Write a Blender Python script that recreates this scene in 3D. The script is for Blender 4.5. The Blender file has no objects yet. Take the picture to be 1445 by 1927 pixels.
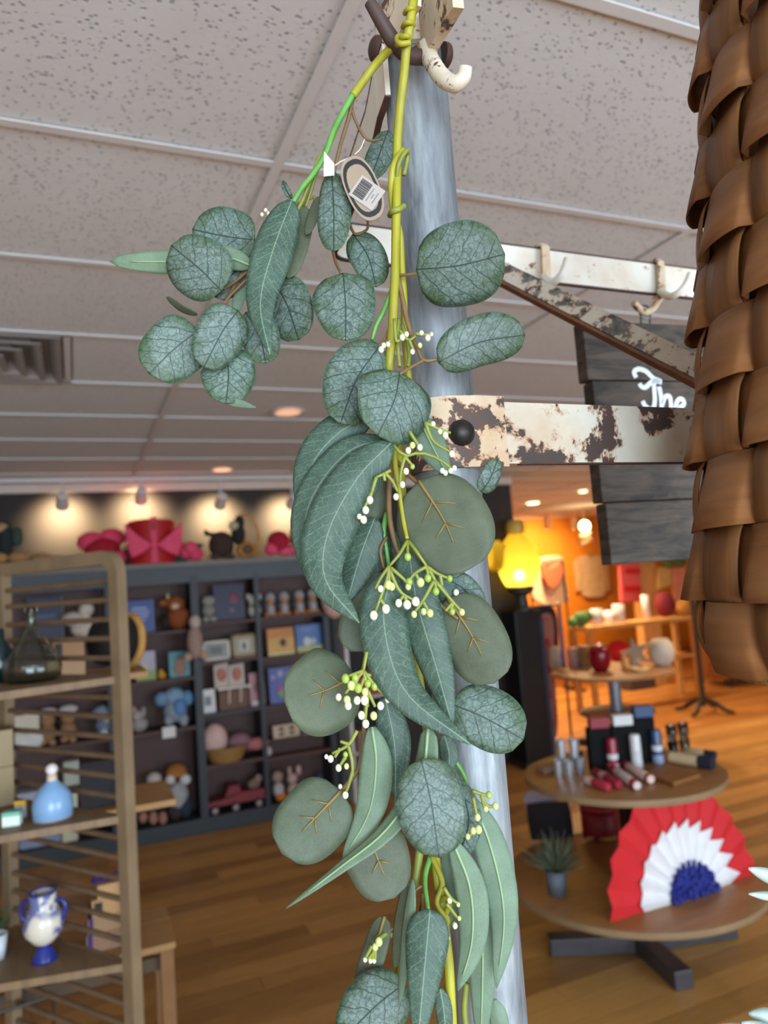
import bpy, bmesh, math, random
import numpy as np
from mathutils import Vector, Matrix
random.seed(7)
S = bpy.context.scene
COL = S.collection

# ------------------------------------------------------------------ camera
W, H, F = 1445, 1927, 1380.7
PITCH, ROLL, YAW, HC = 0.0929419, -0.0729972, -0.4036444, 1.804
def cam_axes():
    cy, sy = math.cos(YAW), math.sin(YAW)
    fwd = np.array([-sy*math.cos(PITCH), cy*math.cos(PITCH), math.sin(PITCH)])
    right = np.array([cy, sy, 0.0]); up = np.cross(right, fwd)
    c, s = math.cos(ROLL), math.sin(ROLL)
    return c*right+s*up, -s*right+c*up, fwd
CA, CB, CC = cam_axes()
EYE = np.array([0, 0, HC])
def ray(x, y): return CA*(x-W/2)/F - CB*(y-H/2)/F + CC
def at(x, y, d): return EYE + ray(x, y)*d
def onZ(x, y, z):
    r = ray(x, y); return EYE + r*((z-HC)/r[2])
def onY(x, y, Y):
    r = ray(x, y); return EYE + r*(Y/r[1])
def dep(p): return float((np.array(p)-EYE) @ CC)

cam = bpy.data.cameras.new('camera'); camo = bpy.data.objects.new('camera', cam); COL.objects.link(camo)
camo.matrix_world = Matrix(((CA[0], CB[0], -CC[0], 0), (CA[1], CB[1], -CC[1], 0), (CA[2], CB[2], -CC[2], HC), (0, 0, 0, 1)))
cam.sensor_fit = 'VERTICAL'; cam.sensor_height = 36; cam.sensor_width = 36
cam.lens = 36*F/H; cam.clip_start = 0.02; cam.clip_end = 100
cam.dof.use_dof = True; cam.dof.focus_distance = 0.50; cam.dof.aperture_fstop = cam.lens/3.6
S.camera = camo

# ------------------------------------------------------------------ world, daylight, exposure
S.view_settings.view_transform = 'Standard'; S.view_settings.look = 'None'
S.view_settings.gamma = 1; S.view_settings.use_curve_mapping = False
S.view_settings.exposure = 0.08
wd = bpy.data.worlds.new('sky'); S.world = wd; wd.use_nodes = True
wd.node_tree.nodes['Background'].inputs[0].default_value = (0.75, 0.88, 1.0, 1)
wd.node_tree.nodes['Background'].inputs[1].default_value = 1.0
def lamp(kind, name, loc, energy, color, rot=None, target=None, **kw):
    l = bpy.data.lights.new(name, kind); l.energy = energy; l.color = color
    for k, v in kw.items(): setattr(l, k, v)
    o = bpy.data.objects.new(name, l); COL.objects.link(o); o.location = loc
    if target is not None:
        o.rotation_euler = (Vector(target)-Vector(loc)).to_track_quat('-Z', 'Y').to_euler()
    elif rot: o.rotation_euler = rot
    return o
DAY = (0.72, 0.87, 1.0); WARM = (1.0, 0.72, 0.42); AMBER = (1.0, 0.60, 0.25)
# daylight entering through the two shop windows behind the camera (front wall at Y = -2.8)
lamp('AREA', 'daylight_window_front_offscreen', (-0.6, -2.7, 1.45), 175, DAY, target=(-0.6, 3, 1.35), shape='RECTANGLE', size=2.6, size_y=2.1)
lamp('AREA', 'daylight_window_corner_offscreen', (3.4, -2.7, 1.45), 190, DAY, target=(3.4, 3, 1.35), shape='RECTANGLE', size=3.4, size_y=2.1)

# ------------------------------------------------------------------ helpers: materials
def lin(c):
    return tuple(((v/255)/12.92 if v/255 <= .04045 else ((v/255+.055)/1.055)**2.4) for v in c)
MATS = {}
def nt(name):
    m = bpy.data.materials.new(name); m.use_nodes = True
    t = m.node_tree; b = t.nodes['Principled BSDF']
    return m, t, b
def node(t, kind, **kw):
    n = t.nodes.new(kind)
    for k, v in kw.items():
        if k.startswith('i_'):
            key = k[2:]; key = int(key) if key.isdigit() else key.replace('_', ' ')
            n.inputs[key].default_value = v
        else: setattr(n, k, v)
    return n
def math_(t, op, a, b=None, c=None, clamp=False):
    n = t.nodes.new('ShaderNodeMath'); n.operation = op; n.use_clamp = clamp
    for i, v in enumerate((a, b, c)):
        if v is None: continue
        if isinstance(v, (int, float)): n.inputs[i].default_value = v
        else: t.links.new(v, n.inputs[i])
    return n.outputs[0]
def mixc(t, fac, a, b, blend='MIX'):
    n = t.nodes.new('ShaderNodeMix'); n.data_type = 'RGBA'; n.blend_type = blend
    for key, v in ((0, fac), (6, a), (7, b)):
        if isinstance(v, (int, float)): n.inputs[key].default_value = v
        elif isinstance(v, tuple): n.inputs[key].default_value = (*v[:3], 1)
        else: t.links.new(v, n.inputs[key])
    return n.outputs[2]
def mrange(t, v, a, b, c=0.0, d=1.0):
    n = t.nodes.new('ShaderNodeMapRange'); n.clamp = True
    t.links.new(v, n.inputs[0])
    for i, x in enumerate((a, b, c, d)): n.inputs[i+1].default_value = x
    return n.outputs[0]
def noise(t, vec, scale, detail=3, rough=.55, dist=0):
    n = node(t, 'ShaderNodeTexNoise'); n.inputs['Scale'].default_value = scale
    n.inputs['Detail'].default_value = detail; n.inputs['Roughness'].default_value = rough
    n.inputs['Distortion'].default_value = dist
    if vec is not None: t.links.new(vec, n.inputs['Vector'])
    return n.outputs[0]
def coords(t, kind='Object', scale=(1, 1, 1)):
    tc = node(t, 'ShaderNodeTexCoord'); mp = node(t, 'ShaderNodeMapping'); mp.inputs['Scale'].default_value = scale
    if kind == 'World':
        g = node(t, 'ShaderNodeNewGeometry'); t.links.new(g.outputs['Position'], mp.inputs[0])
    else: t.links.new(tc.outputs[kind], mp.inputs[0])
    return mp.outputs[0]
def bump(t, b, h, strength=.3, dist=.002):
    n = node(t, 'ShaderNodeBump'); n.inputs['Strength'].default_value = strength; n.inputs['Distance'].default_value = dist
    t.links.new(h, n.inputs['Height']); t.links.new(n.outputs[0], b.inputs['Normal'])
def M(col, rough=.6, metal=0.0, var=.18, scale=14, stretch=(1, 1, 1), bmp=0, emit=0, spec=.5, alpha=None, trans=0):
    """procedural surface: a colour with noise variation, grain and roughness"""
    key = (col, rough, metal, var, scale, stretch, bmp, emit, spec, alpha, trans)
    if key in MATS: return MATS[key]
    m, t, b = nt('surface_%d' % len(MATS)); c = lin(col)
    v = coords(t, 'Object', stretch); n = noise(t, v, scale)
    n2 = mrange(t, n, .3, .7)
    out = mixc(t, n2, c, tuple(x*(1-var) for x in c))
    t.links.new(out, b.inputs['Base Color'])
    b.inputs['Roughness'].default_value = rough; b.inputs['Metallic'].default_value = metal
    b.inputs['Specular IOR Level'].default_value = spec
    if trans: b.inputs['Transmission Weight'].default_value = trans
    if bmp: bump(t, b, n, bmp)
    if emit:
        b.inputs['Emission Color'].default_value = (*c, 1); b.inputs['Emission Strength'].default_value = emit
    MATS[key] = m; return m

# ------------------------------------------------------------------ helpers: meshes
def V(p): return np.array(p, float)
def unit(v):
    v = V(v); n = np.linalg.norm(v); return v/n if n > 1e-12 else v
def wloc(o):
    l = V((0, 0, 0))
    while o is not None: l = l + V(o.location); o = o.parent
    return l
def spline(pts, n):
    """Catmull-Rom through pts (any dimension), n samples evenly in parameter"""
    P = [V(p) for p in pts]
    if len(P) == 2: return [P[0]+(P[1]-P[0])*i/(n-1) for i in range(n)]
    P = [2*P[0]-P[1]] + P + [2*P[-1]-P[-2]]
    out = []; m = len(P)-3
    for i in range(n):
        u = i/(n-1)*m; k = min(int(u), m-1); s = u-k
        a, b, c, d = P[k:k+4]
        out.append(.5*((2*b)+(-a+c)*s+(2*a-5*b+4*c-d)*s*s+(-a+3*b-3*c+d)*s**3))
    return out
class MB:
    def __init__(s): s.v = []; s.f = []
    def add(s, vs, fs):
        o = len(s.v); s.v += [tuple(map(float, p)) for p in vs]; s.f += [tuple(i+o for i in q) for q in fs]; return s
    def box(s, c, d, ax=None, rz=0):
        c = V(c)
        if ax is None:
            a = V((math.cos(rz), math.sin(rz), 0)); b = V((-math.sin(rz), math.cos(rz), 0)); k = V((0, 0, 1))
        else: a, b, k = map(V, ax)
        vs = [c+a*x*d[0]/2+b*y*d[1]/2+k*z*d[2]/2 for z in (-1, 1) for y in (-1, 1) for x in (-1, 1)]
        return s.add(vs, [(0, 2, 3, 1), (4, 5, 7, 6), (0, 1, 5, 4), (2, 6, 7, 3), (0, 4, 6, 2), (1, 3, 7, 5)])
    def mm(s, x0, x1, y0, y1, z0, z1): return s.box(((x0+x1)/2, (y0+y1)/2, (z0+z1)/2), (abs(x1-x0), abs(y1-y0), abs(z1-z0)))
    def prism(s, poly, ext):
        n = len(poly); e = V(ext); A = [V(p) for p in poly]
        return s.add(A+[p+e for p in A], [tuple(range(n))[::-1], tuple(range(n, 2*n))]+[(i, (i+1) % n, (i+1) % n+n, i+n) for i in range(n)])
    def tube(s, path, r, n=8, closed=False):
        P = [V(p) for p in path]; m = len(P); R = r if hasattr(r, '__len__') else [r]*m
        up = V((0, 0, 1)); vs = []; fs = []; prev = None
        for i in range(m):
            if closed: tg = unit(P[(i+1) % m]-P[i-1])
            else: tg = unit(P[min(i+1, m-1)]-P[max(i-1, 0)])
            if prev is None:
                a = np.cross(tg, up)
                if np.linalg.norm(a) < 1e-3: a = np.cross(tg, V((1, 0, 0)))
            else: a = prev-tg*(prev@tg)
            a = unit(a); prev = a; b = np.cross(tg, a)
            vs += [P[i]+R[i]*(math.cos(2*math.pi*k/n)*a+math.sin(2*math.pi*k/n)*b) for k in range(n)]
        mm = m if closed else m-1
        for i in range(mm):
            j = (i+1) % m
            fs += [(i*n+k, i*n+(k+1) % n, j*n+(k+1) % n, j*n+k) for k in range(n)]
        if not closed: fs += [tuple(range(n))[::-1], tuple((m-1)*n+k for k in range(n))]
        return s.add(vs, fs)
    def lathe(s, c, prof, n=20, ax=None, a0=0, a1=2*math.pi, capped=True):
        c = V(c); a, b, k = (V((1, 0, 0)), V((0, 1, 0)), V((0, 0, 1))) if ax is None else map(V, ax)
        full = abs(a1-a0-2*math.pi) < 1e-6; m = n if full else n+1
        vs = []; fs = []
        for (r, z) in prof:
            vs += [c+k*z+r*(math.cos(a0+(a1-a0)*i/n)*a+math.sin(a0+(a1-a0)*i/n)*b) for i in range(m)]
        for j in range(len(prof)-1):
            for i in range(n):
                i2 = (i+1) % m
                fs.append((j*m+i, j*m+i2, (j+1)*m+i2, (j+1)*m+i))
        if capped and full:
            if prof[0][0] > 1e-6: fs.append(tuple(range(m))[::-1])
            if prof[-1][0] > 1e-6: fs.append(tuple((len(prof)-1)*m+i for i in range(m)))
        return s.add(vs, fs)
    def ball(s, c, r, n=12, m=8, ax=None):
        r = r if hasattr(r, '__len__') else (r, r, r)
        a, b, k = (V((1, 0, 0)), V((0, 1, 0)), V((0, 0, 1))) if ax is None else map(V, ax)
        c = V(c); vs = [c-k*r[2]]
        for j in range(1, m):
            p = -math.pi/2+math.pi*j/m
            vs += [c+k*r[2]*math.sin(p)+math.cos(p)*(r[0]*math.cos(2*math.pi*i/n)*a+r[1]*math.sin(2*math.pi*i/n)*b) for i in range(n)]
        vs.append(c+k*r[2]); L = len(vs)-1
        fs = [(0, 1+(i+1) % n, 1+i) for i in range(n)]
        for j in range(m-2):
            fs += [(1+j*n+i, 1+j*n+(i+1) % n, 1+(j+1)*n+(i+1) % n, 1+(j+1)*n+i) for i in range(n)]
        fs += [(L, 1+(m-2)*n+i, 1+(m-2)*n+(i+1) % n) for i in range(n)]
        return s.add(vs, fs)
    def ribbon(s, path, wdir, w, th):
        """flat bar following path; wdir = width direction, th = thickness"""
        P = [V(p) for p in path]; wd_ = unit(wdir); vs = []; fs = []; m = len(P)
        for i in range(m):
            tg = unit(P[min(i+1, m-1)]-P[max(i-1, 0)]); nn = unit(np.cross(tg, wd_))
            for (u, q) in ((-1, -1), (1, -1), (1, 1), (-1, 1)): vs.append(P[i]+wd_*w/2*u+nn*th/2*q)
        for i in range(m-1):
            fs += [(i*4+k, i*4+(k+1) % 4, i*4+4+(k+1) % 4, i*4+4+k) for k in range(4)]
        fs += [(3, 2, 1, 0), tuple((m-1)*4+k for k in range(4))]
        return s.add(vs, fs)
    def build(s, name, mat, parent=None, label=None, cat=None, group=None, kind=None, smooth=None, loc=None, uv=None, bevel=0, solid=0):
        A = np.array(s.v)
        if parent is not None: o0 = wloc(parent)
        elif loc is not None: o0 = V(loc)
        else:
            lo, hi = A.min(0), A.max(0); o0 = V(((lo[0]+hi[0])/2, (lo[1]+hi[1])/2, lo[2]))
        me = bpy.data.meshes.new(name); me.from_pydata([tuple(p-o0) for p in A], [], s.f)
        bm = bmesh.new(); bm.from_mesh(me); bmesh.ops.recalc_face_normals(bm, faces=bm.faces); bm.to_mesh(me); bm.free()
        if mat is not None: me.materials.append(mat)
        ob = bpy.data.objects.new(name, me); COL.objects.link(ob)
        if parent is not None: ob.parent = parent
        else: ob.location = tuple(o0)
        if smooth:
            for p in me.polygons: p.use_smooth = True
            if smooth != 'all': me.set_sharp_from_angle(angle=math.radians(40))
        if bevel:
            md = ob.modifiers.new('bevel', 'BEVEL'); md.width = bevel; md.segments = 2; md.limit_method = 'ANGLE'
        if solid:
            md = ob.modifiers.new('solid', 'SOLIDIFY'); md.thickness = solid; md.offset = 0
        tag(ob, label, cat, group, kind)
        return ob
def tag(o, label=None, cat=None, group=None, kind=None):
    if label: o['label'] = label
    if cat: o['category'] = cat
    if group: o['group'] = group
    if kind: o['kind'] = kind
    return o
def root(name, label, cat, loc, group=None):
    o = bpy.data.objects.new(name, None); o.empty_display_size = .05; COL.objects.link(o); o.location = tuple(map(float, loc))
    return tag(o, label, cat, group)
def inst(src, name, loc, parent=None):
    c = src.copy(); c.name = name; COL.objects.link(c)
    c.parent = parent; c.location = tuple(map(float, V(loc)-(wloc(parent) if parent else 0)))
    return c

# ================================================================== THE SETTING
CEIL = 2.743; GX0, GY0, TX, TY = 0.4468, 0.8978, 1.2192, 0.6096
BW = 6.22            # face of the dark back wall
# ---- materials of the setting
def mat_tile():
    m, t, b = nt('ceiling_tile'); v = coords(t, 'World')
    vo = node(t, 'ShaderNodeTexVoronoi'); vo.inputs['Scale'].default_value = 85; t.links.new(v, vo.inputs[0])
    nn = noise(t, v, 95, 2); big = noise(t, v, 9, 2)
    d = math_(t, 'ADD', vo.outputs['Distance'], math_(t, 'MULTIPLY', nn, .42))
    pit = mrange(t, d, .36, .52)
    keep = mrange(t, noise(t, v, 40, 1), .52, .58); pit = math_(t, 'MAXIMUM', pit, keep)
    h = math_(t, 'ADD', pit, math_(t, 'MULTIPLY', nn, .10))
    bump(t, b, h, .9, .003)
    c = mixc(t, pit, lin((168, 168, 168)), lin((216, 216, 216)))
    c = mixc(t, mrange(t, big, .3, .7, 0, .12), c, lin((192, 190, 190)))
    t.links.new(c, b.inputs['Base Color']); b.inputs['Roughness'].default_value = .95; b.inputs['Specular IOR Level'].default_value = .1
    return m
def mat_plank():
    m, t, b = nt('oak_plank'); v = coords(t, 'World', (2.2, 26, 1)); v2 = coords(t, 'World', (.9, 5, 1))
    oi = node(t, 'ShaderNodeObjectInfo')
    n = noise(t, v, 3.2, 4, .6, .4); n2 = noise(t, v2, 2.2, 2)
    f = math_(t, 'ADD', math_(t, 'MULTIPLY', n, .55), math_(t, 'MULTIPLY', oi.outputs['Random'], .5))
    f = math_(t, 'ADD', f, math_(t, 'MULTIPLY', n2, .25))
    c = mixc(t, mrange(t, f, .25, .95), lin((122, 82, 38)), lin((196, 146, 82)))
    t.links.new(c, b.inputs['Base Color'])
    t.links.new(mrange(t, n, .2, .8, .30, .46), b.inputs['Roughness'])
    b.inputs['Specular IOR Level'].default_value = .42; bump(t, b, n, .08, .001)
    return m
def mat_plankfar():
    m, t, b = nt('oak_floor_far'); g = coords(t, 'World')
    br = node(t, 'ShaderNodeTexBrick'); br.inputs['Scale'].default_value = 1; br.inputs['Brick Width'].default_value = 1.8; br.inputs['Row Height'].default_value = .13
    br.inputs['Mortar Size'].default_value = .0015; br.inputs['Color1'].default_value = (*lin((152, 98, 46)), 1); br.inputs['Color2'].default_value = (*lin((192, 132, 68)), 1)
    br.inputs['Mortar'].default_value = (*lin((90, 55, 25)), 1); t.links.new(g, br.inputs[0])
    n = noise(t, coords(t, 'World', (2.2, 26, 1)), 3, 4)
    c = mixc(t, mrange(t, n, .3, .7, 0, .45), br.outputs[0], lin((140, 90, 42)))
    t.links.new(c, b.inputs['Base Color']); b.inputs['Roughness'].default_value = .36; return m
MT, MPL, MPF = mat_tile(), mat_plank(), mat_plankfar()
M_GRID = M((214, 210, 208), .6, var=.05); M_DARKWALL = M((52, 47, 45), .85, var=.15, scale=3)
M_CREAMWALL = M((196, 178, 160), .85, var=.08, scale=2); M_ORANGE = M((236, 142, 26), .75, var=.15, scale=2)

# ---- floor
fl = MB().mm(-2.6, 12.2, -2.9, 12.2, -.06, -.004).build('floor', MPF, kind='structure', loc=(0, 0, 0))
PLW, PLL = .13, 1.8
pm_ = MB()
gap = .0015
pl0 = MB().mm(-PLL/2+gap, PLL/2-gap, -PLW/2+gap, PLW/2-gap, -.004, 0.0)
plank0 = None
for j in range(37):
    y = 1.30+PLW*(j+.5); off = (j*0.73) % 1*PLL
    # planks that the camera can see on this row
    xl = -0.35; xr = min(7.6, 1.30*y+1.3)
    k = math.floor((xl-off)/PLL)
    while off+k*PLL < xr:
        xc = off+(k+.5)*PLL; k += 1
        if plank0 is None:
            plank0 = pl0.build('floor_plank', MPL, loc=(0, 0, 0)); plank0.parent = fl; plank0.location = (xc, y, 0)
        else:
            c = plank0.copy(); COL.objects.link(c); c.location = (xc, y, 0)
# ---- ceiling: slab, tiles and the tee grid
ce = MB().mm(-2.6, 12.2, -2.9, 12.2, CEIL+.03, CEIL+.1).build('ceiling', M((200, 196, 192), .9), kind='structure', loc=(0, 0, CEIL))
t0 = MB().mm(-TX/2+.006, TX/2-.006, -TY/2+.006, TY/2-.006, 0, .012)
tile0 = None
vent_cell = (-1, 3)
def tile(x, y):
    global tile0
    if tile0 is None:
        tile0 = t0.build('ceiling_tile', MT, loc=(0, 0, 0)); tile0.parent = ce; tile0.location = (x, y, .008)
    else:
        c = tile0.copy(); COL.objects.link(c); c.location = (x, y, .008)
half = MB().mm(-.211, .211, -TY/2+.006, TY/2-.006, 0, .012)
for j in range(-6, 19):
    for i in range(-3, 10):
        x = GX0+TX*(i+.5); y = GY0+TY*(j+.5)
        if y > BW+.1 and x < 3.8: continue
        if x > 11.6 or y > 12: continue
        if (i, j) == (-1, 3):
            h = half.build('ceiling_tile', MT, loc=(0, 0, 0)); h.parent = ce; h.location = (.232, y, .008)
            continue
        tile(x, y)
def tee(p0, p1):
    a, b = V(p0), V(p1); mb = MB(); d = unit(b-a); s_ = V((-d[1], d[0], 0)); L = np.linalg.norm(b-a); c = (a+b)/2
    mb.box(c+V((0, 0, .0015)), (L, .024, .003), ax=(d, s_, (0, 0, 1))); mb.box(c+V((0, 0, .012)), (L, .0016, .02), ax=(d, s_, (0, 0, 1)))
    o = mb.build('ceiling_tee', M_GRID, ce)
for j in range(-6, 19):
    y = GY0+TY*j
    if y < 12: tee((-2.6 if y < BW else 3.9, y, CEIL), (12.1, y, CEIL))
for i in range(-2, 10):
    x = GX0+TX*i
    if x < 12: tee((x, -2.8, CEIL-.0004), (x, BW if x < 3.8 else 12.1, CEIL-.0004))
# ---- walls
MB().mm(-2.6, 4.05, BW, BW+.14, 0, CEIL+.03).build('wall_back', M_DARKWALL, kind='structure')
MB().mm(3.93, 4.05, BW+.14, 12.1, 0, CEIL+.03).build('wall_passage', M_CREAMWALL, kind='structure')
MB().mm(3.93, 12.2, 11.6, 11.74, 0, CEIL+.03).build('wall_far', M_ORANGE, kind='structure')
MB().mm(-2.74, -2.6, -2.9, BW+.14, 0, CEIL+.03).build('wall_left', M_CREAMWALL, kind='structure')
MB().mm(12.2, 12.34, -2.9, 11.74, 0, CEIL+.03).build('wall_right', M_CREAMWALL, kind='structure')
fw = MB()
for (a, b, c, d) in ((-2.6, 12.2, 0, .4), (-2.6, 12.2, 2.5, CEIL+.03), (-2.6, -1.9, .4, 2.5), (.7, 1.7, .4, 2.5), (5.1, 12.2, .4, 2.5)):
    fw.mm(a, b, -2.94, -2.8, c, d)
fw.build('wall_front', M_CREAMWALL, kind='structure')
for n_, (a, b) in enumerate(((-1.9, .7), (1.7, 5.1))):
    w = MB(); 
    for (x0, x1, z0, z1) in ((a, a+.05, .4, 2.5), (b-.05, b, .4, 2.5), (a, b, .4, .45), (a, b, 2.45, 2.5), ((a+b)/2-.025, (a+b)/2+.025, .4, 2.5)): w.mm(x0, x1, -2.92, -2.84, z0, z1)
    w.build('window_%d' % (n_+1), M((60, 60, 62), .5), kind='structure')
# wall moulding where the dark wall meets the ceiling
MB().mm(-2.6, 4.05, BW-.035, BW, CEIL-.075, CEIL-.002).build('trim_1', M((205, 190, 180), .6, var=.05), kind='structure')

# ---- ceiling vent (concentric square diffuser)
vx, vy = -.318, GY0+TY*3.5
vr = root('ceiling_vent', 'square grey ceiling air vent with nested louvre frames', 'vent', (vx, vy, CEIL))
M_VENT = M((150, 144, 140), .5, var=.1)
for k, (s0, z0) in enumerate(((.30, .004), (.235, .0), (.17, -.004), (.105, -.008), (.045, -.01))):
    mb = MB(); s1 = s0-.055 if k < 4 else 0.0; za = CEIL+z0; zb = CEIL+z0+.03
    A = [(vx+s0*a, vy+s0*b, za-.012) for a, b in ((-1, -1), (1, -1), (1, 1), (-1, 1))]; B_ = [(vx+(s0-.02)*a, vy+(s0-.02)*b, za-.012) for a, b in ((-1, -1), (1, -1), (1, 1), (-1, 1))]
    C_ = [(vx+s1*a, vy+s1*b, zb) for a, b in ((-1, -1), (1, -1), (1, 1), (-1, 1))]
    mb.add(A+B_+C_, [(i, (i+1) % 4, 4+(i+1) % 4, 4+i) for i in range(4)]+[(4+i, 4+(i+1) % 4, 8+(i+1) % 4, 8+i) for i in range(4)])
    mb.build('louvre_frame', M_VENT, vr, solid=.003)
MB().mm(vx-.30, vx+.30, vy-.30, vy+.30, CEIL+.024, CEIL+.028).build('backing', M_VENT, vr)
tee((.002, GY0+TY*3, CEIL), (.002, GY0+TY*4, CEIL))
tee((-.636, GY0+TY*3, CEIL), (-.636, GY0+TY*4, CEIL))

# ---- recessed ceiling lamps
def downlight(x, y, z, r, energy, label, glow=9, col=WARM, group=None, lname='downlight'):
    o = root('recessed_ceiling_lamp', label, 'ceiling lamp', (x, y, z), group)
    MB().lathe((x, y, z-.006), [(r*.78, .004), (r, 0), (r*1.02, .006)], 24, capped=False).build('trim_ring', M((225, 215, 205), .4, var=.05), o, smooth=True, solid=.002)
    MB().lathe((x, y, z-.003), [(0.0001, 0), (r*.8, 0)], 24, capped=False).build('lens', M((255, 190, 150) if glow < 3 else (255, 225, 170), .4, emit=glow), o, solid=.001)
    if energy: lamp('SPOT', lname, (x, y, z-.02), energy, col, rot=(0, 0, 0), spot_size=2.4, spot_blend=.8, shadow_soft_size=.06)
    return o
p = onZ(542, 775, CEIL); downlight(p[0], p[1], CEIL-.001, .085, 8, 'dim warm round ceiling lamp nearest the eucalyptus leaves', .75, AMBER)
p = onZ(418, 884, CEIL); downlight(p[0], p[1], CEIL-.001, .085, 0, 'small round ceiling lamp just in front of the track lights', 1.2)
p = onZ(1003, 947, CEIL); downlight(p[0], p[1], CEIL-.001, .10, 520, 'bright white round ceiling lamp above the yellow globe', 14)
p = onZ(1097, 925, CEIL); downlight(p[0], p[1], CEIL-.001, .06, 320, 'small bright ceiling lamp beside the dark wooden sign', 14)
# the ceiling lamps go on over the shop floor outside the picture, on its right
for (x, y, e) in ((6.4, 4.6, 260), (9.5, 5.5, 200)):
    downlight(x, y, CEIL-.001, .10, e, 'round warm ceiling lamp set in the tiled ceiling of the shop', 12, WARM, 'ceiling lamps over the shop floor', 'ceiling_lamp_right_offscreen')

# ---- track lights on the dark wall
trk = root('track_light', 'white track light rail with four spot heads above the dark bookcase', 'track light', (1.0, 5.95, 2.70))
M_WHITE = M((205, 196, 196), .5, var=.05)
MB().mm(-.8, 2.3, 5.935, 5.965, 2.712, CEIL).build('rail', M_WHITE, trk)
for (px_, py_) in ((117, 945), (265, 935), (415, 945), (550, 945)):
    c = onY(px_, py_, 5.95); h = MB(); tgt = V((c[0], BW, c[2]-.13)); d = unit(tgt-c)
    a = unit(np.cross(d, (0, 0, 1))); b = np.cross(d, a)
    hd = h.lathe(c, [(.026, -.10), (.036, -.095), (.043, .0), (.048, .05), (.04, .052), (.036, .01), (.0001, .005)], 16, ax=(a, b, d)).build('spot_head', M_WHITE, trk, smooth=True)
    MB().tube([(c[0], c[1], 2.712), (c[0], c[1], c[2]+.02)], .009).build('stem', M_WHITE, hd)
    MB().lathe(c, [(.0001, .03), (.03, .03)], 14, ax=(a, b, d), capped=False).build('bulb', M((255, 214, 140), .4, emit=18), hd)
    lamp('SPOT', 'track_spot', tuple(c+d*.055), 75, (1.0, .74, .42), target=tuple(tgt), spot_size=2.2, spot_blend=1.0, shadow_soft_size=.02)

# ================================================================== POLE RACK
def mat_paint(name, base=(214, 204, 186), rust=(92, 58, 44), amount=.0, scale=26):
    m, t, b = nt(name); v = coords(t, 'World')
    n = noise(t, v, scale, 6, .68, .3); n2 = noise(t, v, scale*3.2, 4, .6); n3 = noise(t, v, scale*.55, 2)
    f = math_(t, 'ADD', math_(t, 'MULTIPLY', n, .75), math_(t, 'MULTIPLY', n2, .25))
    chip = mrange(t, f, .545-amount, .56-amount)
    stain = mrange(t, n3, .42, .72, 0, .55)
    c = mixc(t, stain, lin(base), lin((190, 150, 108)))
    c = mixc(t, mrange(t, n2, .35, .7, 0, .25), c, lin((232, 228, 216)))
    rc = mixc(t, mrange(t, n2, .35, .65), lin(rust), lin((70, 62, 58)))
    rim = mrange(t, f, .52-amount, .55-amount, 0, .7)
    c = mixc(t, rim, c, lin((168, 112, 66))); c = mixc(t, chip, c, rc)
    t.links.new(c, b.inputs['Base Color']); b.inputs['Roughness'].default_value = .55
    bump(t, b, math_(t, 'SUBTRACT', 1.0, chip), .5, .0006); return m
def mat_galv():
    m, t, b = nt('galvanised_steel'); v = coords(t, 'World', (60, 60, 9)); v2 = coords(t, 'World', (170, 170, 26))
    n = noise(t, v, 1, 4, .6, .3); n2 = noise(t, v2, 1, 5, .65); n3 = noise(t, coords(t, 'World', (30, 30, 5)), 1, 2)
    f = math_(t, 'ADD', math_(t, 'MULTIPLY', n, .6), math_(t, 'MULTIPLY', n2, .4))
    c = mixc(t, mrange(t, f, .36, .62), lin((98, 103, 108)), lin((166, 173, 176)))
    c = mixc(t, mrange(t, n3, .5, .7, 0, .5), c, lin((128, 132, 142)))
    t.links.new(c, b.inputs['Base Color']); b.inputs['Metallic'].default_value = .35; b.inputs['Roughness'].default_value = .5
    bump(t, b, f, .15, .0006); return m
M_PAINT = mat_paint('chipped_white_paint', (222, 218, 206), (110, 70, 46), -.075, 30); M_PAINT2 = mat_paint('chipped_white_paint_worn', (206, 202, 186), (84, 60, 52), .006, 19)
M_RUSTY = mat_paint('rusty_paint', (200, 178, 148), (92, 58, 40), .02, 30); M_RUST = M((78, 50, 40), .65, var=.4, scale=60, bmp=.3)
M_PRONG = mat_paint('worn_hook_paint', (214, 204, 184), (88, 56, 38), -.03, 60); M_GREYP = mat_paint('grey_worn_paint', (196, 190, 176), (128, 126, 120), .03, 30)
M_GALV = mat_galv(); M_BOLT = M((52, 48, 46), .45, .5, var=.3, scale=60, bmp=.3)
PX, PY = 0.2565, 0.4760; PR = .0243
rk = root('pole_rack', 'galvanised steel pole with rusty white painted hook bars behind the garland', 'display rack', (PX, PY, 0))
MB().lathe((PX, PY, 0), [(PR, 0), (PR, CEIL)], 40).build('pole', M_GALV, rk, smooth=True)
MB().lathe((PX, PY, 0), [(.07, 0), (.07, .006), (.034, .012), (.03, .05), (PR, .05)], 24).build('floor_flange', M_GALV, rk, smooth=True)
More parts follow.
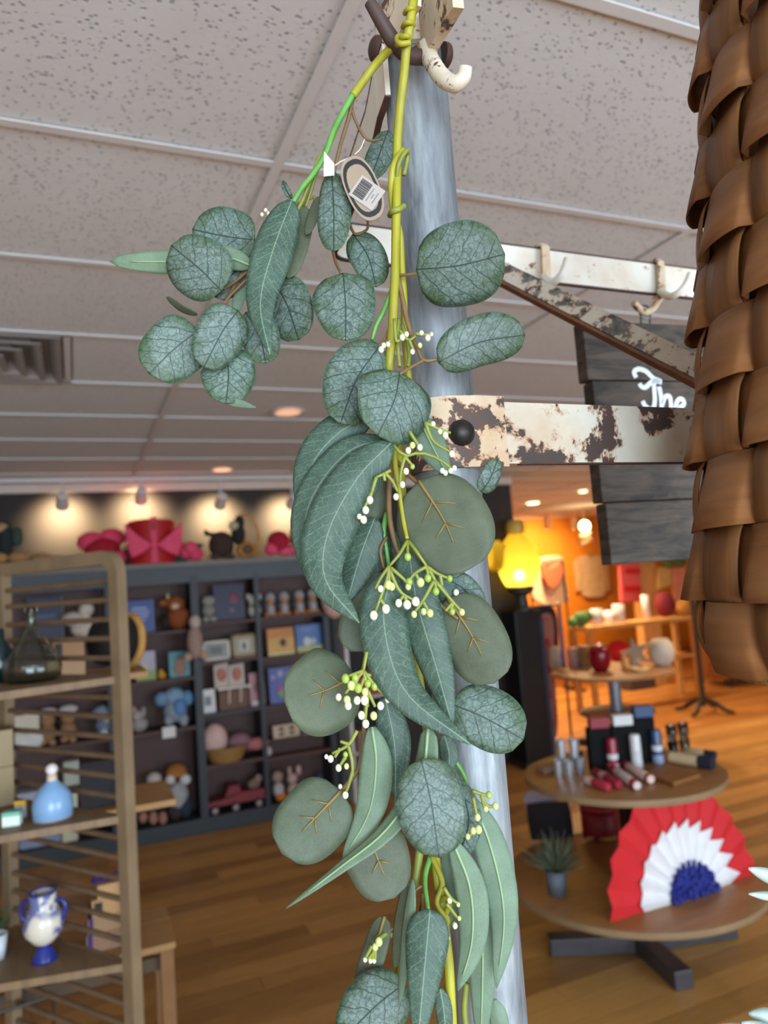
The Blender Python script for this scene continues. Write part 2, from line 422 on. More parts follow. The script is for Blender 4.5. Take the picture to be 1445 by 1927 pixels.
# lower arm: clamp plate hugging the pole, then a flat bar to the right
yb = PY-PR-.0035
zt, zb_ = 1.9270, 1.8815
arc = [(PX+(PR+.0022)*math.cos(a), PY+(PR+.0022)*math.sin(a), (zt+zb_)/2+.0008) for a in np.linspace(math.radians(150), math.radians(268), 14)]
cl = MB().ribbon(arc+[(PX+.012, yb-.001, (zt+zb_)/2+.0008), (PX+.034, yb-.0015, (zt+zb_)/2+.0005)], (0, 0, 1), zt-zb_+.006, .0042).build('clamp_plate', M_RUSTY, rk, smooth=True)
arm = MB().ribbon([(PX+.030, yb+.0005, (zt+zb_)/2), (PX+.045, yb+.0012, (zt+zb_)/2), (PX+.42, yb+.001, (zt+zb_)/2)], (0, 0, 1), zt-zb_, .004).build('hook_bar', M_PAINT2, rk)
bc = onY(870, 814, yb-.002)
MB().lathe(bc, [(.0001, .0075), (.004, .0068), (.0075, .0045), (.0092, .0015), (.0095, 0), (.0095, -.004)], 20, ax=((1, 0, 0), (0, 0, 1), (0, -1, 0))).build('bolt', M_BOLT, cl, smooth=True)
# upper arm: from the left of the pole away from the camera, bent to the right
zt2, zb2 = 2.192, 2.1505; zm = (zt2+zb2)/2
crn = [(.262+.02*(1-math.cos(a)), .69+.02*math.sin(a), zm) for a in np.linspace(0, math.pi/2, 7)]
path = [(PX-PR-.006, PY-.012, zm+.012), (PX-PR-.004, PY+.01, zm+.008), (PX-PR+.004, PY+.05, zm)]+crn+[(.35, .711, zm), (.95, .711, zm)]
MB().ribbon(path, (0, 0, 1), zt2-zb2, .004).build('hook_bar', M_PAINT, rk)
for (pth, zc_, hh) in ((path, zm, zt2-zb2), ([(PX+.045, yb+.0012, (zt+zb_)/2), (PX+.42, yb+.001, (zt+zb_)/2)], 0, zt-zb_)):
    for sg_ in ((-1, 1) if len(pth) > 3 else (-1,)): MB().ribbon([V(q)+V((0, 0, sg_*(hh/2+.0001))) for q in pth], (0, 0, 1), .0022 if len(pth) > 3 else .0012, .0046).build('rusted_edge', M_RUST, rk)
# brace between the upper bar and the lower bar
b0, b1 = onY(930, 502, .700), at(1420, 746, .60); bd = unit(b1-b0); bs = unit(np.cross(bd, unit(-unit((b0+b1)/2-EYE)+V((0, 0, .45))))); bn = np.cross(bd, bs)
MB().box((b0+b1)/2, (np.linalg.norm(b1-b0), .0195, .003), ax=(bd, bs, bn)).build('brace', M_GREYP, rk)
edge_s = bs if bs[2] < 0 else -bs
MB().box((b0+b1)/2+edge_s*.0103-unit(V((0, -1, .6)))*.004, (np.linalg.norm(b1-b0), .003, .012), ax=(bd, bs, bn)).build('brace_flange', M((120, 78, 50), .6, var=.4, scale=40), rk)
# strap hooks on the upper bar
def strap_hook(xpx, ytop, ybot, hookpts, mat=M_PAINT):
    y = .708
    a, b = onY(xpx, ytop, y), onY(xpx+4, ybot, y)
    s_ = MB().ribbon([(a[0]-.002, .716, zt2+.003), (a[0], y-.002, zt2+.004), (a[0]+.001, y-.005, zt2), (b[0], y-.006, zb2-.003), (b[0], .715, zb2-.005)], (1, 0, 0), .011, .003).build('hook_strap', M_RUSTY, rk)
    MB().tube(spline([onY(*q[:2], q[2]) for q in hookpts], 16), list(np.linspace(.0052, .0035, 16)), 10).build('hook_prong', mat, s_, smooth=True)
    return s_
strap_hook(1018, 447, 525, [(1024, 520, .70), (1038, 532, .685), (1054, 520, .672), (1062, 502, .668), (1066, 487, .668)])
hs = strap_hook(1235, 482, 552, [(1243, 548, .70), (1258, 558, .685), (1275, 552, .672), (1290, 535, .668), (1298, 515, .668)])
MB().tube(spline([onY(*q[:2], q[2]) for q in [(1248, 552, .71), (1238, 566, .715), (1228, 582, .72), (1214, 588, .715), (1202, 580, .705), (1192, 570, .70)]], 14), list(np.linspace(.0052, .0042, 14)), 10).build('hook_prong', M_RUSTY, hs, smooth=True)
# upper clamp with its double hook
zc0, zc1 = 2.201, 2.238
arc = [(PX+(PR+.003)*math.cos(a), PY+(PR+.003)*math.sin(a), (zc0+zc1)/2) for a in np.linspace(math.radians(170), math.radians(285), 14)]
cp = MB().ribbon(arc, (0, 0, 1), zc1-zc0, .0045).build('clamp_plate', mat_paint('clamp_paint', (222, 210, 190), (120, 66, 30), -.01, 40), rk, smooth=True)
q0, q1 = at(800, 62, .535), at(858, -40, .470)
MB().ribbon([q0, (q0+q1)/2, q1], (0, 0, 1), .040, .0075).build('flared_plate', mat_paint('plate_paint', (216, 200, 176), (80, 50, 38), .0, 30), rk)
q2, q3 = at(722, 62, .556), at(784, -40, .500)
MB().ribbon([q2, (q2+q3)/2, q3], (0, 0, 1), .040, .004).build('flared_plate', mat_paint('plate_paint_left', (222, 206, 180), (130, 74, 34), -.02, 30), rk)
for q in ((706, 92, .562), (838, 106, .560)):
    c = at(*q); sx = -1 if q[0] < 770 else 1
    MB().lathe(c, [(.0001, .0045), (.006, .0036), (.0088, .0018), (.0095, 0), (.0095, -.003)], 16, ax=((0, 0, 1), (0, 1, 0), (sx, 0, 0))).build('bolt', M_RUST, rk, smooth=True)
kn = MB().ball(at(800, 100, .532), (.010, .008, .0075), 14, 10).build('hook_root', mat_paint('hook_root_paint', (190, 130, 80), (96, 56, 34), .05, 60), rk, smooth='all')
MB().tube(spline([at(803, 108, .530), at(768, 104, .518), at(742, 80, .508), at(720, 45, .502), at(696, 4, .500)], 18), [.0055]*9+list(np.linspace(.0055, .0042, 9)), 12).build('hook_prong', M((78, 58, 52), .6, var=.3, scale=50, bmp=.2), kn, smooth=True)
MB().tube(spline([at(800, 88, .530), at(812, 116, .520), at(832, 146, .508), at(856, 158, .500), at(872, 146, .496), at(876, 126, .494)], 22), [.0062]*8+list(np.linspace(.0062, .0046, 14)), 12).build('hook_prong', M_PRONG, kn, smooth=True)

# ================================================================== HANGING WOODEN SIGN
def mat_sign():
    m, t, b = nt('stained_plank'); v = coords(t, 'World', (14, 14, 90)); n = noise(t, v, 1, 4, .6, .6); n2 = noise(t, coords(t, 'World', (30, 30, 60)), 1, 3)
    c = mixc(t, mrange(t, n, .35, .68), lin((38, 34, 31)), lin((84, 74, 64)))
    c = mixc(t, mrange(t, n2, .55, .75, 0, .6), c, lin((104, 84, 66)))
    t.links.new(c, b.inputs['Base Color']); b.inputs['Roughness'].default_value = .75; bump(t, b, n, .3, .001); return m
M_SIGN = mat_sign(); SY = .735
sa = math.radians(-6); sd = V((math.cos(sa), math.sin(sa), 0)); sn = V((-math.sin(sa), math.cos(sa), 0))   # along the sign / into its thickness
s0 = onY(1095, 603, SY); sw = .27; zs0 = s0[2]
sg = root('wooden_sign', 'dark stained plank sign with white script lettering hanging on the hook bar', 'sign', tuple(s0+sd*sw/2-V((0, 0, .314))))
for k in range(4):
    zt_ = zs0-k*.0786; off = (0, .006, .003, .007)[k]
    MB().box(s0+sd*(sw/2+off)+sn*.011+V((0, 0, zt_-zs0-.039)), (sw, .022, .0772), ax=(sd, sn, (0, 0, 1))).build('plank', M_SIGN, sg, bevel=.0015)
def son(x, y, off=.0006):   # pixel onto the sign's front face
    r = ray(x, y); tt = ((s0-EYE) @ sn)/(r @ sn); return EYE+r*tt-sn*off
LET = [[(1196, 711), (1192, 701), (1200, 695), (1214, 699), (1228, 712), (1242, 718)],
       [(1202, 722), (1206, 728), (1214, 729), (1224, 720), (1232, 717), (1244, 720)],
       [(1229, 718), (1230, 735), (1231, 755), (1228, 768), (1221, 770), (1212, 763), (1208, 755)],
       [(1239, 728), (1243, 750), (1244, 778)], [(1245, 762), (1250, 748), (1258, 746), (1261, 756), (1262, 778)],
       [(1272, 770), (1279, 767), (1286, 760), (1283, 752), (1276, 752), (1271, 762), (1272, 774), (1280, 780), (1288, 776)]]
for k, st in enumerate(LET):
    P = spline([son(*q) for q in st], 20)
    MB().ribbon(P, -sn, .0014, .0064).build('letter_stroke', M((226, 236, 238), .5, var=.06), sg, smooth=True)
for (x, y) in ((1213, 592), (1230, 590)):
    p = son(x, 604, -.008); top = son(x, 585, -.008)
    MB().tube([p, top], .0014, 8).build('eye_screw', M((120, 124, 128), .35, .8), sg)
p = son(1221, 583, -.008)
MB().tube([p+.009*(math.cos(a)*sd+math.sin(a)*V((0, 0, 1))) for a in np.linspace(0, 2*math.pi, 18, endpoint=False)], .0013, 8, closed=True).build('eye_screw_ring', M((120, 124, 128), .35, .8), sg, smooth=True)

# ================================================================== WOVEN SPLINT BASKET
def mat_splint(name, c1, c2, st):
    m, t, b = nt(name); uvn = node(t, 'ShaderNodeUVMap'); uvn.uv_map = 'metric'; mp = node(t, 'ShaderNodeMapping'); mp.inputs['Scale'].default_value = st; t.links.new(uvn.outputs[0], mp.inputs[0])
    oi = node(t, 'ShaderNodeObjectInfo'); sh = node(t, 'ShaderNodeVectorMath'); sh.operation = 'ADD'
    cmb = node(t, 'ShaderNodeCombineXYZ'); t.links.new(math_(t, 'MULTIPLY', oi.outputs['Random'], 40), cmb.inputs[2]); t.links.new(mp.outputs[0], sh.inputs[0]); t.links.new(cmb.outputs[0], sh.inputs[1])
    n = noise(t, sh.outputs[0], 1, 4, .6, .7); n2 = noise(t, sh.outputs[0], .25, 2)
    f = math_(t, 'ADD', math_(t, 'MULTIPLY', n, .6), math_(t, 'MULTIPLY', n2, .4))
    c = mixc(t, mrange(t, f, .35, .65), lin(c1), lin(c2))
    t.links.new(c, b.inputs['Base Color']); b.inputs['Roughness'].default_value = .5; b.inputs['Specular IOR Level'].default_value = .3; bump(t, b, n, .12, .0008); return m
M_WEAVE = mat_splint('weaver_splint', (108, 68, 36), (146, 98, 58), (9, 60, 1)); M_STAKE = mat_splint('stake_splint', (100, 64, 34), (138, 92, 52), (60, 9, 1))
bdep = .430; RH = .0452; NST = 14; TH = .0012
bz0 = at(1355, 1275, bdep-.02)[2]-.014
bcen0 = at(1290, 1150, bdep); right_h = unit(V((CA[0], CA[1], 0))); fwd_h = unit(V((CC[0], CC[1], 0)))
bc0 = at(1312, 1150, bdep)+right_h*.145+fwd_h*.03
def bsec(th, z, off=0):
    """point on the basket wall: th around, z height above the bottom; rounded-rectangle section"""
    u = z/.46
    a = .122-.026*max(0, (z-.05))/.4; b_ = .104-.012*u
    if z < .05: k = .82+.18*math.sqrt(max(0, 1-((.05-z)/.05)**2)); a *= k; b_ *= k
    ct, stt = math.cos(th), math.sin(th); e = 2/2.3
    x = math.copysign(abs(ct)**e, ct); y = math.copysign(abs(stt)**e, stt)
    n = unit((abs(x)**1.3*math.copysign(1, x)/a, abs(y)**1.3*math.copysign(1, y)/b_))
    rot = 0.0
    lx, ly = x*a+n[0]*off, y*b_+n[1]*off
    lx, ly = lx*math.cos(rot)-ly*math.sin(rot), lx*math.sin(rot)+ly*math.cos(rot)
    lean = .024*max(0, z-.04)/.4
    p = bc0+right_h*(lx+lean)+fwd_h*ly; return V((p[0], p[1], bz0+z))
# arc-length table so that stakes are evenly spread
ths = np.linspace(0, 2*math.pi, 721); PP = np.array([bsec(t_, .1) for t_ in ths]); LL = np.concatenate([[0], np.cumsum(np.linalg.norm(np.diff(PP, axis=0), axis=1))])
def th_of(s_): return float(np.interp((s_ % 1)*LL[-1], LL, ths))
PH = float(np.interp(math.radians(160), ths, LL)/LL[-1]) % (1/NST)
bk = root('woven_basket', 'large brown woven wood splint basket hanging beside the pole', 'basket', tuple(bc0*V((1, 1, 0))+V((0, 0, bz0))))
def uvmesh(mb, name, mat, parent, uvs, solid=0, smooth='all'):
    ob = mb.build(name, mat, parent, smooth=smooth, solid=solid); me = ob.data
    l = me.uv_layers.new(name='metric')
    for lp in me.loops: l.data[lp.index].uv = uvs[lp.vertex_index]
    return ob
NR = 11
KS = int(float(np.interp(math.radians(160), ths, LL)/LL[-1])*NST)
z_loop = at(1285, 1130, .50)[2]-bz0; ZOFF = z_loop
while ZOFF > .055: ZOFF -= RH
R0 = int(round((z_loop-ZOFF)/RH)); PAR = (KS+R0) % 2          # the weave passes outside the stake on the basket's flank at that height
for r in range(-1, NR):
    zb = ZOFF+r*RH
    zb = max(zb, .002); n = 200; mb = MB(); vs = []; uvs = []; fs = []
    for i in range(n+1):
        s_ = i/n; ph = math.cos(math.pi*NST*s_+math.pi*((r+PAR) % 2)); o_ = .0036*math.copysign(abs(ph)**.6, ph)
        th = th_of(s_+PH)
        for q, (zz, flare) in enumerate(((zb+.0006, .0072), (zb+RH*.33, .0048), (zb+RH*.66, .0016), (ZOFF+(r+1)*RH-.0002, -.0012))):
            vs.append(bsec(th, zz, o_+(flare if o_ > 0 else flare*.15))); uvs.append((s_*LL[-1], zz))
    for i in range(n):
        for q in range(3): fs.append((i*4+q, i*4+4+q, i*4+5+q, i*4+1+q))
    mb.add(vs, fs); uvmesh(mb, 'weaver_splint', M_WEAVE, bk, uvs, solid=TH)
for k in range(NST):
    mb = MB(); vs = []; uvs = []; fs = []; n = 100; hw = .0195/LL[-1]
    sc = (k)/NST-.012*0
    for i in range(n+1):
        z = .004+i/n*(NR*RH+ZOFF-.004)
        rr = (z-ZOFF)/RH-.5; ph = -math.cos(math.pi*rr+math.pi*((k+PAR) % 2)); o_ = .0042*math.copysign(abs(ph)**.55, ph)
        for q in (-1, -.33, .33, 1):
            vs.append(bsec(th_of(sc+PH+q*hw), z, o_*.9)); uvs.append((q*.0215+k, z))
    for i in range(n):
        for q in range(3): fs.append((i*4+q, i*4+4+q, i*4+5+q, i*4+1+q))
    mb.add(vs, fs); uvmesh(mb, 'stake_splint', M_STAKE, bk, uvs, solid=TH)
mb = MB(); ring = [bsec(th_of(i/60), .006) for i in range(60)]; mb.prism(ring, (0, 0, .002)); mb.build('base_board', M((150, 104, 66), .6, var=.3, scale=40, stretch=(1, 8, 1)), bk)

# ================================================================== EUCALYPTUS GARLAND
def leaf_common(t):
    um = node(t, 'ShaderNodeUVMap'); um.uv_map = 'metric'; un = node(t, 'ShaderNodeUVMap'); un.uv_map = 'unit'
    oi = node(t, 'ShaderNodeObjectInfo')
    sm = node(t, 'ShaderNodeSeparateXYZ'); t.links.new(um.outputs[0], sm.inputs[0]); su = node(t, 'ShaderNodeSeparateXYZ'); t.links.new(un.outputs[0], su.inputs[0])
    off = node(t, 'ShaderNodeCombineXYZ'); t.links.new(math_(t, 'MULTIPLY', oi.outputs['Random'], 37.0), off.inputs[2])
    ad = node(t, 'ShaderNodeVectorMath'); ad.operation = 'ADD'; t.links.new(um.outputs[0], ad.inputs[0]); t.links.new(off.outputs[0], ad.inputs[1])
    return ad.outputs[0], sm.outputs[0], sm.outputs[1], su.outputs[0], su.outputs[1], oi
def side_veins(t, u, v, vec, freq, slope, width, wob=.5):
    """pinnate side veins leaving the midrib at an angle, as a 0..1 line mask (cm units)"""
    n = noise(t, vec, 1.1, 2); av = math_(t, 'ABSOLUTE', v)
    s_ = math_(t, 'SUBTRACT', u, math_(t, 'MULTIPLY', av, slope)); s_ = math_(t, 'ADD', s_, math_(t, 'MULTIPLY', n, wob))
    fr = math_(t, 'FRACT', math_(t, 'MULTIPLY', s_, freq)); d = math_(t, 'ABSOLUTE', math_(t, 'SUBTRACT', fr, .5))
    return mrange(t, d, width*freq, width*freq*.25)
def cells(t, vec, scale, w0, w1, dist=.35):
    n = node(t, 'ShaderNodeTexNoise'); n.inputs['Scale'].default_value = 1.6; t.links.new(vec, n.inputs[0])
    sc = node(t, 'ShaderNodeVectorMath'); sc.operation = 'SCALE'; sc.inputs['Scale'].default_value = dist; t.links.new(n.outputs['Color'], sc.inputs[0])
    ad = node(t, 'ShaderNodeVectorMath'); ad.operation = 'ADD'; t.links.new(vec, ad.inputs[0]); t.links.new(sc.outputs[0], ad.inputs[1])
    vo = node(t, 'ShaderNodeTexVoronoi'); vo.feature = 'DISTANCE_TO_EDGE'; vo.inputs['Scale'].default_value = scale; t.links.new(ad.outputs[0], vo.inputs['Vector'])
    return mrange(t, vo.outputs['Distance'], w1, w0)
def finish_leaf(t, b, c, rough, tr=.16):
    b.inputs['Roughness'].default_value = rough; b.inputs['Specular IOR Level'].default_value = .35
    t.links.new(c, b.inputs['Base Color'])
    tl = node(t, 'ShaderNodeBsdfTranslucent'); t.links.new(c, tl.inputs[0]); mx = node(t, 'ShaderNodeMixShader'); mx.inputs[0].default_value = tr
    out = t.nodes['Material Output']; t.links.new(b.outputs[0], mx.inputs[1]); t.links.new(tl.outputs[0], mx.inputs[2]); t.links.new(mx.outputs[0], out.inputs[0])
def mat_round_front():
    m, t, b = nt('round_leaf_face'); vec, u, v, tu, tv, oi = leaf_common(t)
    av = math_(t, 'ABSOLUTE', v)
    net = cells(t, vec, 2.7, .02, .095, .6); sec = side_veins(t, u, v, vec, .9, .85, .06, .6); mid = mrange(t, av, .06, .03)
    n = noise(t, vec, 1.0, 3); e1 = math_(t, 'SUBTRACT', math_(t, 'MULTIPLY', tu, 2), 1.0)
    rad = math_(t, 'SQRT', math_(t, 'ADD', math_(t, 'MULTIPLY', e1, e1), math_(t, 'MULTIPLY', math_(t, 'MULTIPLY', tv, tv), .8)))
    g = mrange(t, math_(t, 'ADD', rad, math_(t, 'MULTIPLY', math_(t, 'SUBTRACT', n, .5), 1.3)), .55, 1.05)
    pale = mixc(t, mrange(t, noise(t, vec, 3.5, 3), .3, .7), lin((98, 117, 109)), lin((130, 149, 140)))
    c = mixc(t, math_(t, 'MULTIPLY', g, .8), pale, lin((70, 92, 54)))
    vein = math_(t, 'MAXIMUM', math_(t, 'MULTIPLY', net, .6), math_(t, 'MAXIMUM', math_(t, 'MULTIPLY', sec, .95), mid))
    c = mixc(t, math_(t, 'MULTIPLY', vein, .9), c, lin((30, 48, 36)))
    c = mixc(t, mrange(t, math_(t, 'ABSOLUTE', tv), .955, .985, 0, .6), c, lin((96, 124, 114)))
    c = mixc(t, 1.0, c, oi.outputs['Color'], 'MULTIPLY'); bump(t, b, vein, -.25, .0006); finish_leaf(t, b, c, .42); return m
def mat_long_front():
    m, t, b = nt('willow_leaf_face'); vec, u, v, tu, tv, oi = leaf_common(t)
    av = math_(t, 'ABSOLUTE', v)
    net = cells(t, vec, 3.6, .0, .05, .6); sec = side_veins(t, u, v, vec, 1.3, 1.0, .03, .5); n = noise(t, vec, .7, 3)
    mid = mrange(t, math_(t, 'ADD', av, math_(t, 'MULTIPLY', noise(t, vec, 4, 2), .02)), .055, .025)
    base = mixc(t, mrange(t, n, .3, .7), lin((58, 80, 68)), lin((80, 103, 89)))
    vein = math_(t, 'MAXIMUM', math_(t, 'MULTIPLY', net, .6), math_(t, 'MULTIPLY', sec, .8))
    vein = math_(t, 'MULTIPLY', vein, mrange(t, noise(t, vec, 2, 2), .25, .5))
    c = mixc(t, math_(t, 'MULTIPLY', vein, .95), base, lin((126, 152, 124))); c = mixc(t, math_(t, 'MULTIPLY', mid, .85), c, lin((132, 160, 132)))
    c = mixc(t, 1.0, c, oi.outputs['Color'], 'MULTIPLY'); bump(t, b, math_(t, 'MAXIMUM', vein, mid), .25, .0005); finish_leaf(t, b, c, .42); return m
def mat_back(name, c1, c2):
    m, t, b = nt(name); vec, u, v, tu, tv, oi = leaf_common(t)
    mp = node(t, 'ShaderNodeMapping'); mp.inputs['Scale'].default_value = (3, 14, 1); mp.inputs['Rotation'].default_value = (0, 0, .7); t.links.new(vec, mp.inputs[0])
    fib = noise(t, mp.outputs[0], 2.4, 4, .65); n = noise(t, vec, .6, 2); sp = noise(t, vec, 16, 2)
    f = math_(t, 'ADD', math_(t, 'MULTIPLY', fib, .45), math_(t, 'ADD', math_(t, 'MULTIPLY', n, .35), math_(t, 'MULTIPLY', sp, .2)))
    c = mixc(t, mrange(t, f, .36, .64), lin(c1), lin(c2)); c = mixc(t, 1.0, c, oi.outputs['Color'], 'MULTIPLY')
    bump(t, b, fib, .12, .0004); finish_leaf(t, b, c, .55); return m
ML = {'rf': mat_round_front(), 'lf': mat_long_front(), 'rb': mat_back('round_leaf_underside', (74, 82, 62), (104, 112, 90)), 'lb': mat_back('willow_leaf_underside', (98, 118, 96), (128, 150, 126))}
M_RIB = M((132, 112, 58), .5, var=.25, scale=60); M_RIBG = M((140, 168, 122), .5, var=.15, scale=60)
M_STEM = M((172, 166, 42), .5, var=.35, scale=70, stretch=(1, 1, .3), bmp=.25); M_STEMG = M((104, 168, 76), .4, var=.35, scale=60); M_TWIG = M((124, 96, 58), .55, var=.3, scale=80); M_STEMO = M((138, 146, 58), .5, var=.3, scale=80)
M_BERRY = M((226, 226, 196), .45, var=.12, scale=120); M_BERRYG = M((158, 184, 78), .4, var=.25, scale=120); M_BERRYY = M((204, 212, 134), .45, var=.15, scale=120)
gd = .497
def gat(x, y, d): return at(x, y, d-3.5e-5*(y-500))   # the garland hangs plumb, like the pole
gl = root('eucalyptus_garland', 'artificial eucalyptus garland of round and willow leaves hanging from the rusty hook', 'garland', at(745, 500, gd))
lrnd = random.Random(11)
def prof_round(t, sk):   # half width 0..1 along the leaf
    t2 = t**sk; return max(0.0, 1-abs(2*t2-1)**2.25)**(1/2.1)
def prof_long(t, sk):
    t2 = t**sk; return max(0.0, math.sin(math.pi*min(1, t2*.97+.03)))**.72*(1-.25*t)
def leaf(kind, pts, w, d0, d1=None, roll=0, *, blunt=False, cup=.10, sk=1.0, tint=1.0, asym=0.0, rib=None, wave=.012):
    """pts: pixels of the midrib from stalk to tip (optional third value = distance); w: width in pixels; d0,d1 distance at stalk and tip"""
    d1 = d0 if d1 is None else d1; n = 20; K = 9; m = len(pts)
    P3 = spline([gat(q[0], q[1], q[2] if len(q) > 2 else d0+(d1-d0)*i/(m-1)) for i, q in enumerate(pts)], n+1)
    rd = kind[0] == 'r'; mb = MB(); vs = []; uv1 = []; uv2 = []; L = 0; prev = None; ph = lrnd.random()*6
    for i in range(n+1):
        t = i/n; p = P3[i]; tg = unit(P3[min(i+1, n)]-P3[max(i-1, 0)])
        if i: L += np.linalg.norm(p-P3[i-1])
        view = unit(p-EYE); s_ = unit(np.cross(tg, view)); nn = unit(np.cross(s_, tg))   # nn towards the camera or away
        if nn @ view > 0: nn = -nn
        a = math.radians(roll); s2 = s_*math.cos(a)+nn*math.sin(a); n2 = nn*math.cos(a)-s_*math.sin(a)
        wl, wr = (1+.045*math.sin(2.1*math.pi*t+ph), 1+.045*math.sin(1.7*math.pi*t+ph*1.7)) if rd else (1, 1)
        hw = max(.012, prof_round(t, sk) if rd or blunt else prof_long(t, sk))*w/2/F*dep(p)/max(.3, math.cos(a))
        for k in range(K):
            v = -1+2*k/(K-1); vv = v*(1+asym*v)*(wl if v < 0 else wr)
            z = -cup*hw*(v*v if rd else 1.6*abs(v)+v*v) + (wave*hw*math.sin(ph+t*9+v*2)*abs(v)*3 if not rd else wave*hw*2*math.sin(ph+t*5)*abs(v))
            vs.append(p+s2*hw*vv+n2*z); uv1.append((L*100, hw*v*100)); uv2.append((t, v))
    fs = [(i*K+k, i*K+k+1, i*K+K+k+1, i*K+K+k) for i in range(n) for k in range(K-1)]
    mb.add(vs, fs)
    nm = 'round_leaf' if rd else 'willow_leaf'
    ob = mb.build(nm, ML[kind], gl, smooth='all', solid=.0006); me = ob.data
    l1 = me.uv_layers.new(name='metric'); l2 = me.uv_layers.new(name='unit')
    for lp in me.loops: l1.data[lp.index].uv = uv1[lp.vertex_index]; l2.data[lp.index].uv = uv2[lp.vertex_index]
    # leaves of one kind share one colour, with a little natural variation in hue and depth
    tt = V(tint if hasattr(tint, '__len__') else (tint, tint, tint)); tt = tt/(tt @ V((.21, .72, .07)))
    tt = (V((1, 1, 1))*.5+tt*.5)*{'rf': .88, 'lf': .88, 'rb': .92, 'lb': .95}[kind]*lrnd.uniform(.95, 1.06); ob.color = (*map(float, tt), 1)
    if rib is None: rib = kind == 'rb'
    if rib:
        e = int(n*(.72 if rd else .93)); mid = [V(vs[i*K+K//2])-unit(V(vs[i*K+K//2])-EYE)*.0007 for i in range(e+1)]
        rm = MB().tube(mid, list(np.linspace(.0013 if rd else .0011, .0004, e+1)), 6)
        if rd:
            for (ti, ln) in ((.26, .5), (.5, .42)):
                i = int(ti*n); c = mid[i]
                for sg_ in (-1, 1):
                    kk = K//2+sg_*2; q = V(vs[min(n, i+3)*K+kk]); q = q-unit(q-EYE)*.0006; rm.tube([c, c+(q-c)*ln*1.7], [.0008, .0003], 5)
        rm.build('midrib', M_RIB if rd else M_RIBG, ob, smooth='all')
    return ob
def twig(pts, r, mat, d=gd, name='stem', n=None):
    P = spline([gat(q[0], q[1], q[2] if len(q) > 2 else d) for q in pts], n or max(8, 5*len(pts)))
    R = r if not hasattr(r, '__len__') else list(np.linspace(r[0], r[1], len(P)))
    return MB().tube(P, R, 8).build(name, mat, gl, smooth='all')
def sprig(stalks, berries, d=gd-.03, mat=M_STEMO, r=.0011):
    mb = MB()
    for st in stalks:
        P = spline([gat(q[0], q[1], q[2] if len(q) > 2 else d) for q in st], 8); mb.tube(P, list(np.linspace(r*1.15, r*.8, 8)), 6)
    o = mb.build('berry_sprig', mat, gl, smooth='all')
    for (x, y, rp, kind, *dd) in berries:
        dq = dd[0] if dd else d; rr = rp*dq/F; p = gat(x, y, dq)
        b_ = MB().ball(p, (rr*.92, rr*.92, rr*1.12), 10, 8).build('berry', {'w': M_BERRY, 'g': M_BERRYG, 'y': M_BERRYY}[kind], o, smooth='all')
    return o
# ---- main stems
twig([(779, -12, .472), (774, 30, .472), (766, 75, .476), (760, 140, .486), (753, 200, .494), (748, 260, .499), (747, 320, .501), (746, 380), (745, 440), (744, 500), (741, 560), (738, 620), (733, 680), (733, 730, .505), (745, 800, .508), (754, 900, .505), (758, 970, .503), (765, 1060, .51), (775, 1180, .515), (790, 1290, .515), (805, 1380, .512), (812, 1480, .51), (815, 1560, .507), (822, 1640, .50), (833, 1720, .497), (843, 1800, .495), (848, 1880, .494), (852, 1960, .494)], .0031, M_STEM, n=110)
twig([(758, 282, .500), (742, 310, .497), (736, 350, .500), (741, 400, .500), (752, 440, .501), (756, 500, .504), (760, 560, .507), (762, 640, .508), (770, 720, .512)], .0025, M_STEM)
twig([(734, 405, .503), (738, 398, .494), (750, 394, .493), (760, 388, .499)], .0022, M_STEMO); twig([(745, 350, .502), (750, 310, .494), (764, 285, .494), (767, 294, .500), (760, 330, .502)], .0016, M_STEMO)
for (x0, y0) in ((772, 22), (768, 48), (762, 74)):
    twig([(x0-10, y0+3, .478), (x0-5, y0-4, .470), (x0+4, y0-6, .469), (x0+10, y0-1, .474)], .0018, M_STEM)
twig([(775, 20, .480), (768, 60, .480), (748, 70, .480), (752, 82, .472), (772, 80, .472)], .002, M_STEM)
# left strand
twig([(770, 66, .482), (735, 92, .496), (706, 122, .504), (682, 155, .507), (664, 180, .506)], .0029, M_STEM)
twig([(664, 178, .506), (645, 212, .505), (628, 245, .503), (616, 280, .502), (604, 305, .502), (588, 330, .502), (570, 352, .501), (552, 380, .500), (530, 420, .502), (505, 470, .505), (470, 530, .508)], (.0022, .0016), M_STEMG)
twig([(662, 182, .508), (640, 225, .508), (620, 270, .506), (600, 300, .505), (582, 345, .505), (560, 395, .508), (520, 440, .512), (470, 470, .513)], (.0020, .0012), M_STEMO)
twig([(664, 185, .510), (655, 225, .511), (640, 275, .510), (628, 330, .508), (620, 400, .512), (628, 480, .514), (642, 515, .506)], (.0016, .001), M_TWIG, name='twig')
twig([(660, 195, .511), (668, 225, .512), (690, 262, .514), (720, 262, .522)], (.0012, .0008), M_TWIG, name='twig')
twig([(600, 310, .505), (585, 360, .509), (575, 390, .512)], (.0012, .0009), M_STEMO); twig([(590, 335, .507), (560, 400, .512), (500, 450, .516), (440, 540, .512), (425, 575, .507), (418, 640, .508)], (.0014, .001), M_TWIG, name='twig')
twig([(500, 475, .512), (455, 520, .510), (420, 545, .505)], (.0011, .0009), M_TWIG, name='twig'); twig([(470, 520, .510), (430, 560, .508), (400, 600, .506), (370, 626, .504)], (.0011, .0008), M_TWIG, name='twig')
twig([(655, 415, .510), (668, 440, .510), (690, 432, .512), (692, 415, .512)], (.0011, .0009), M_TWIG, name='twig')
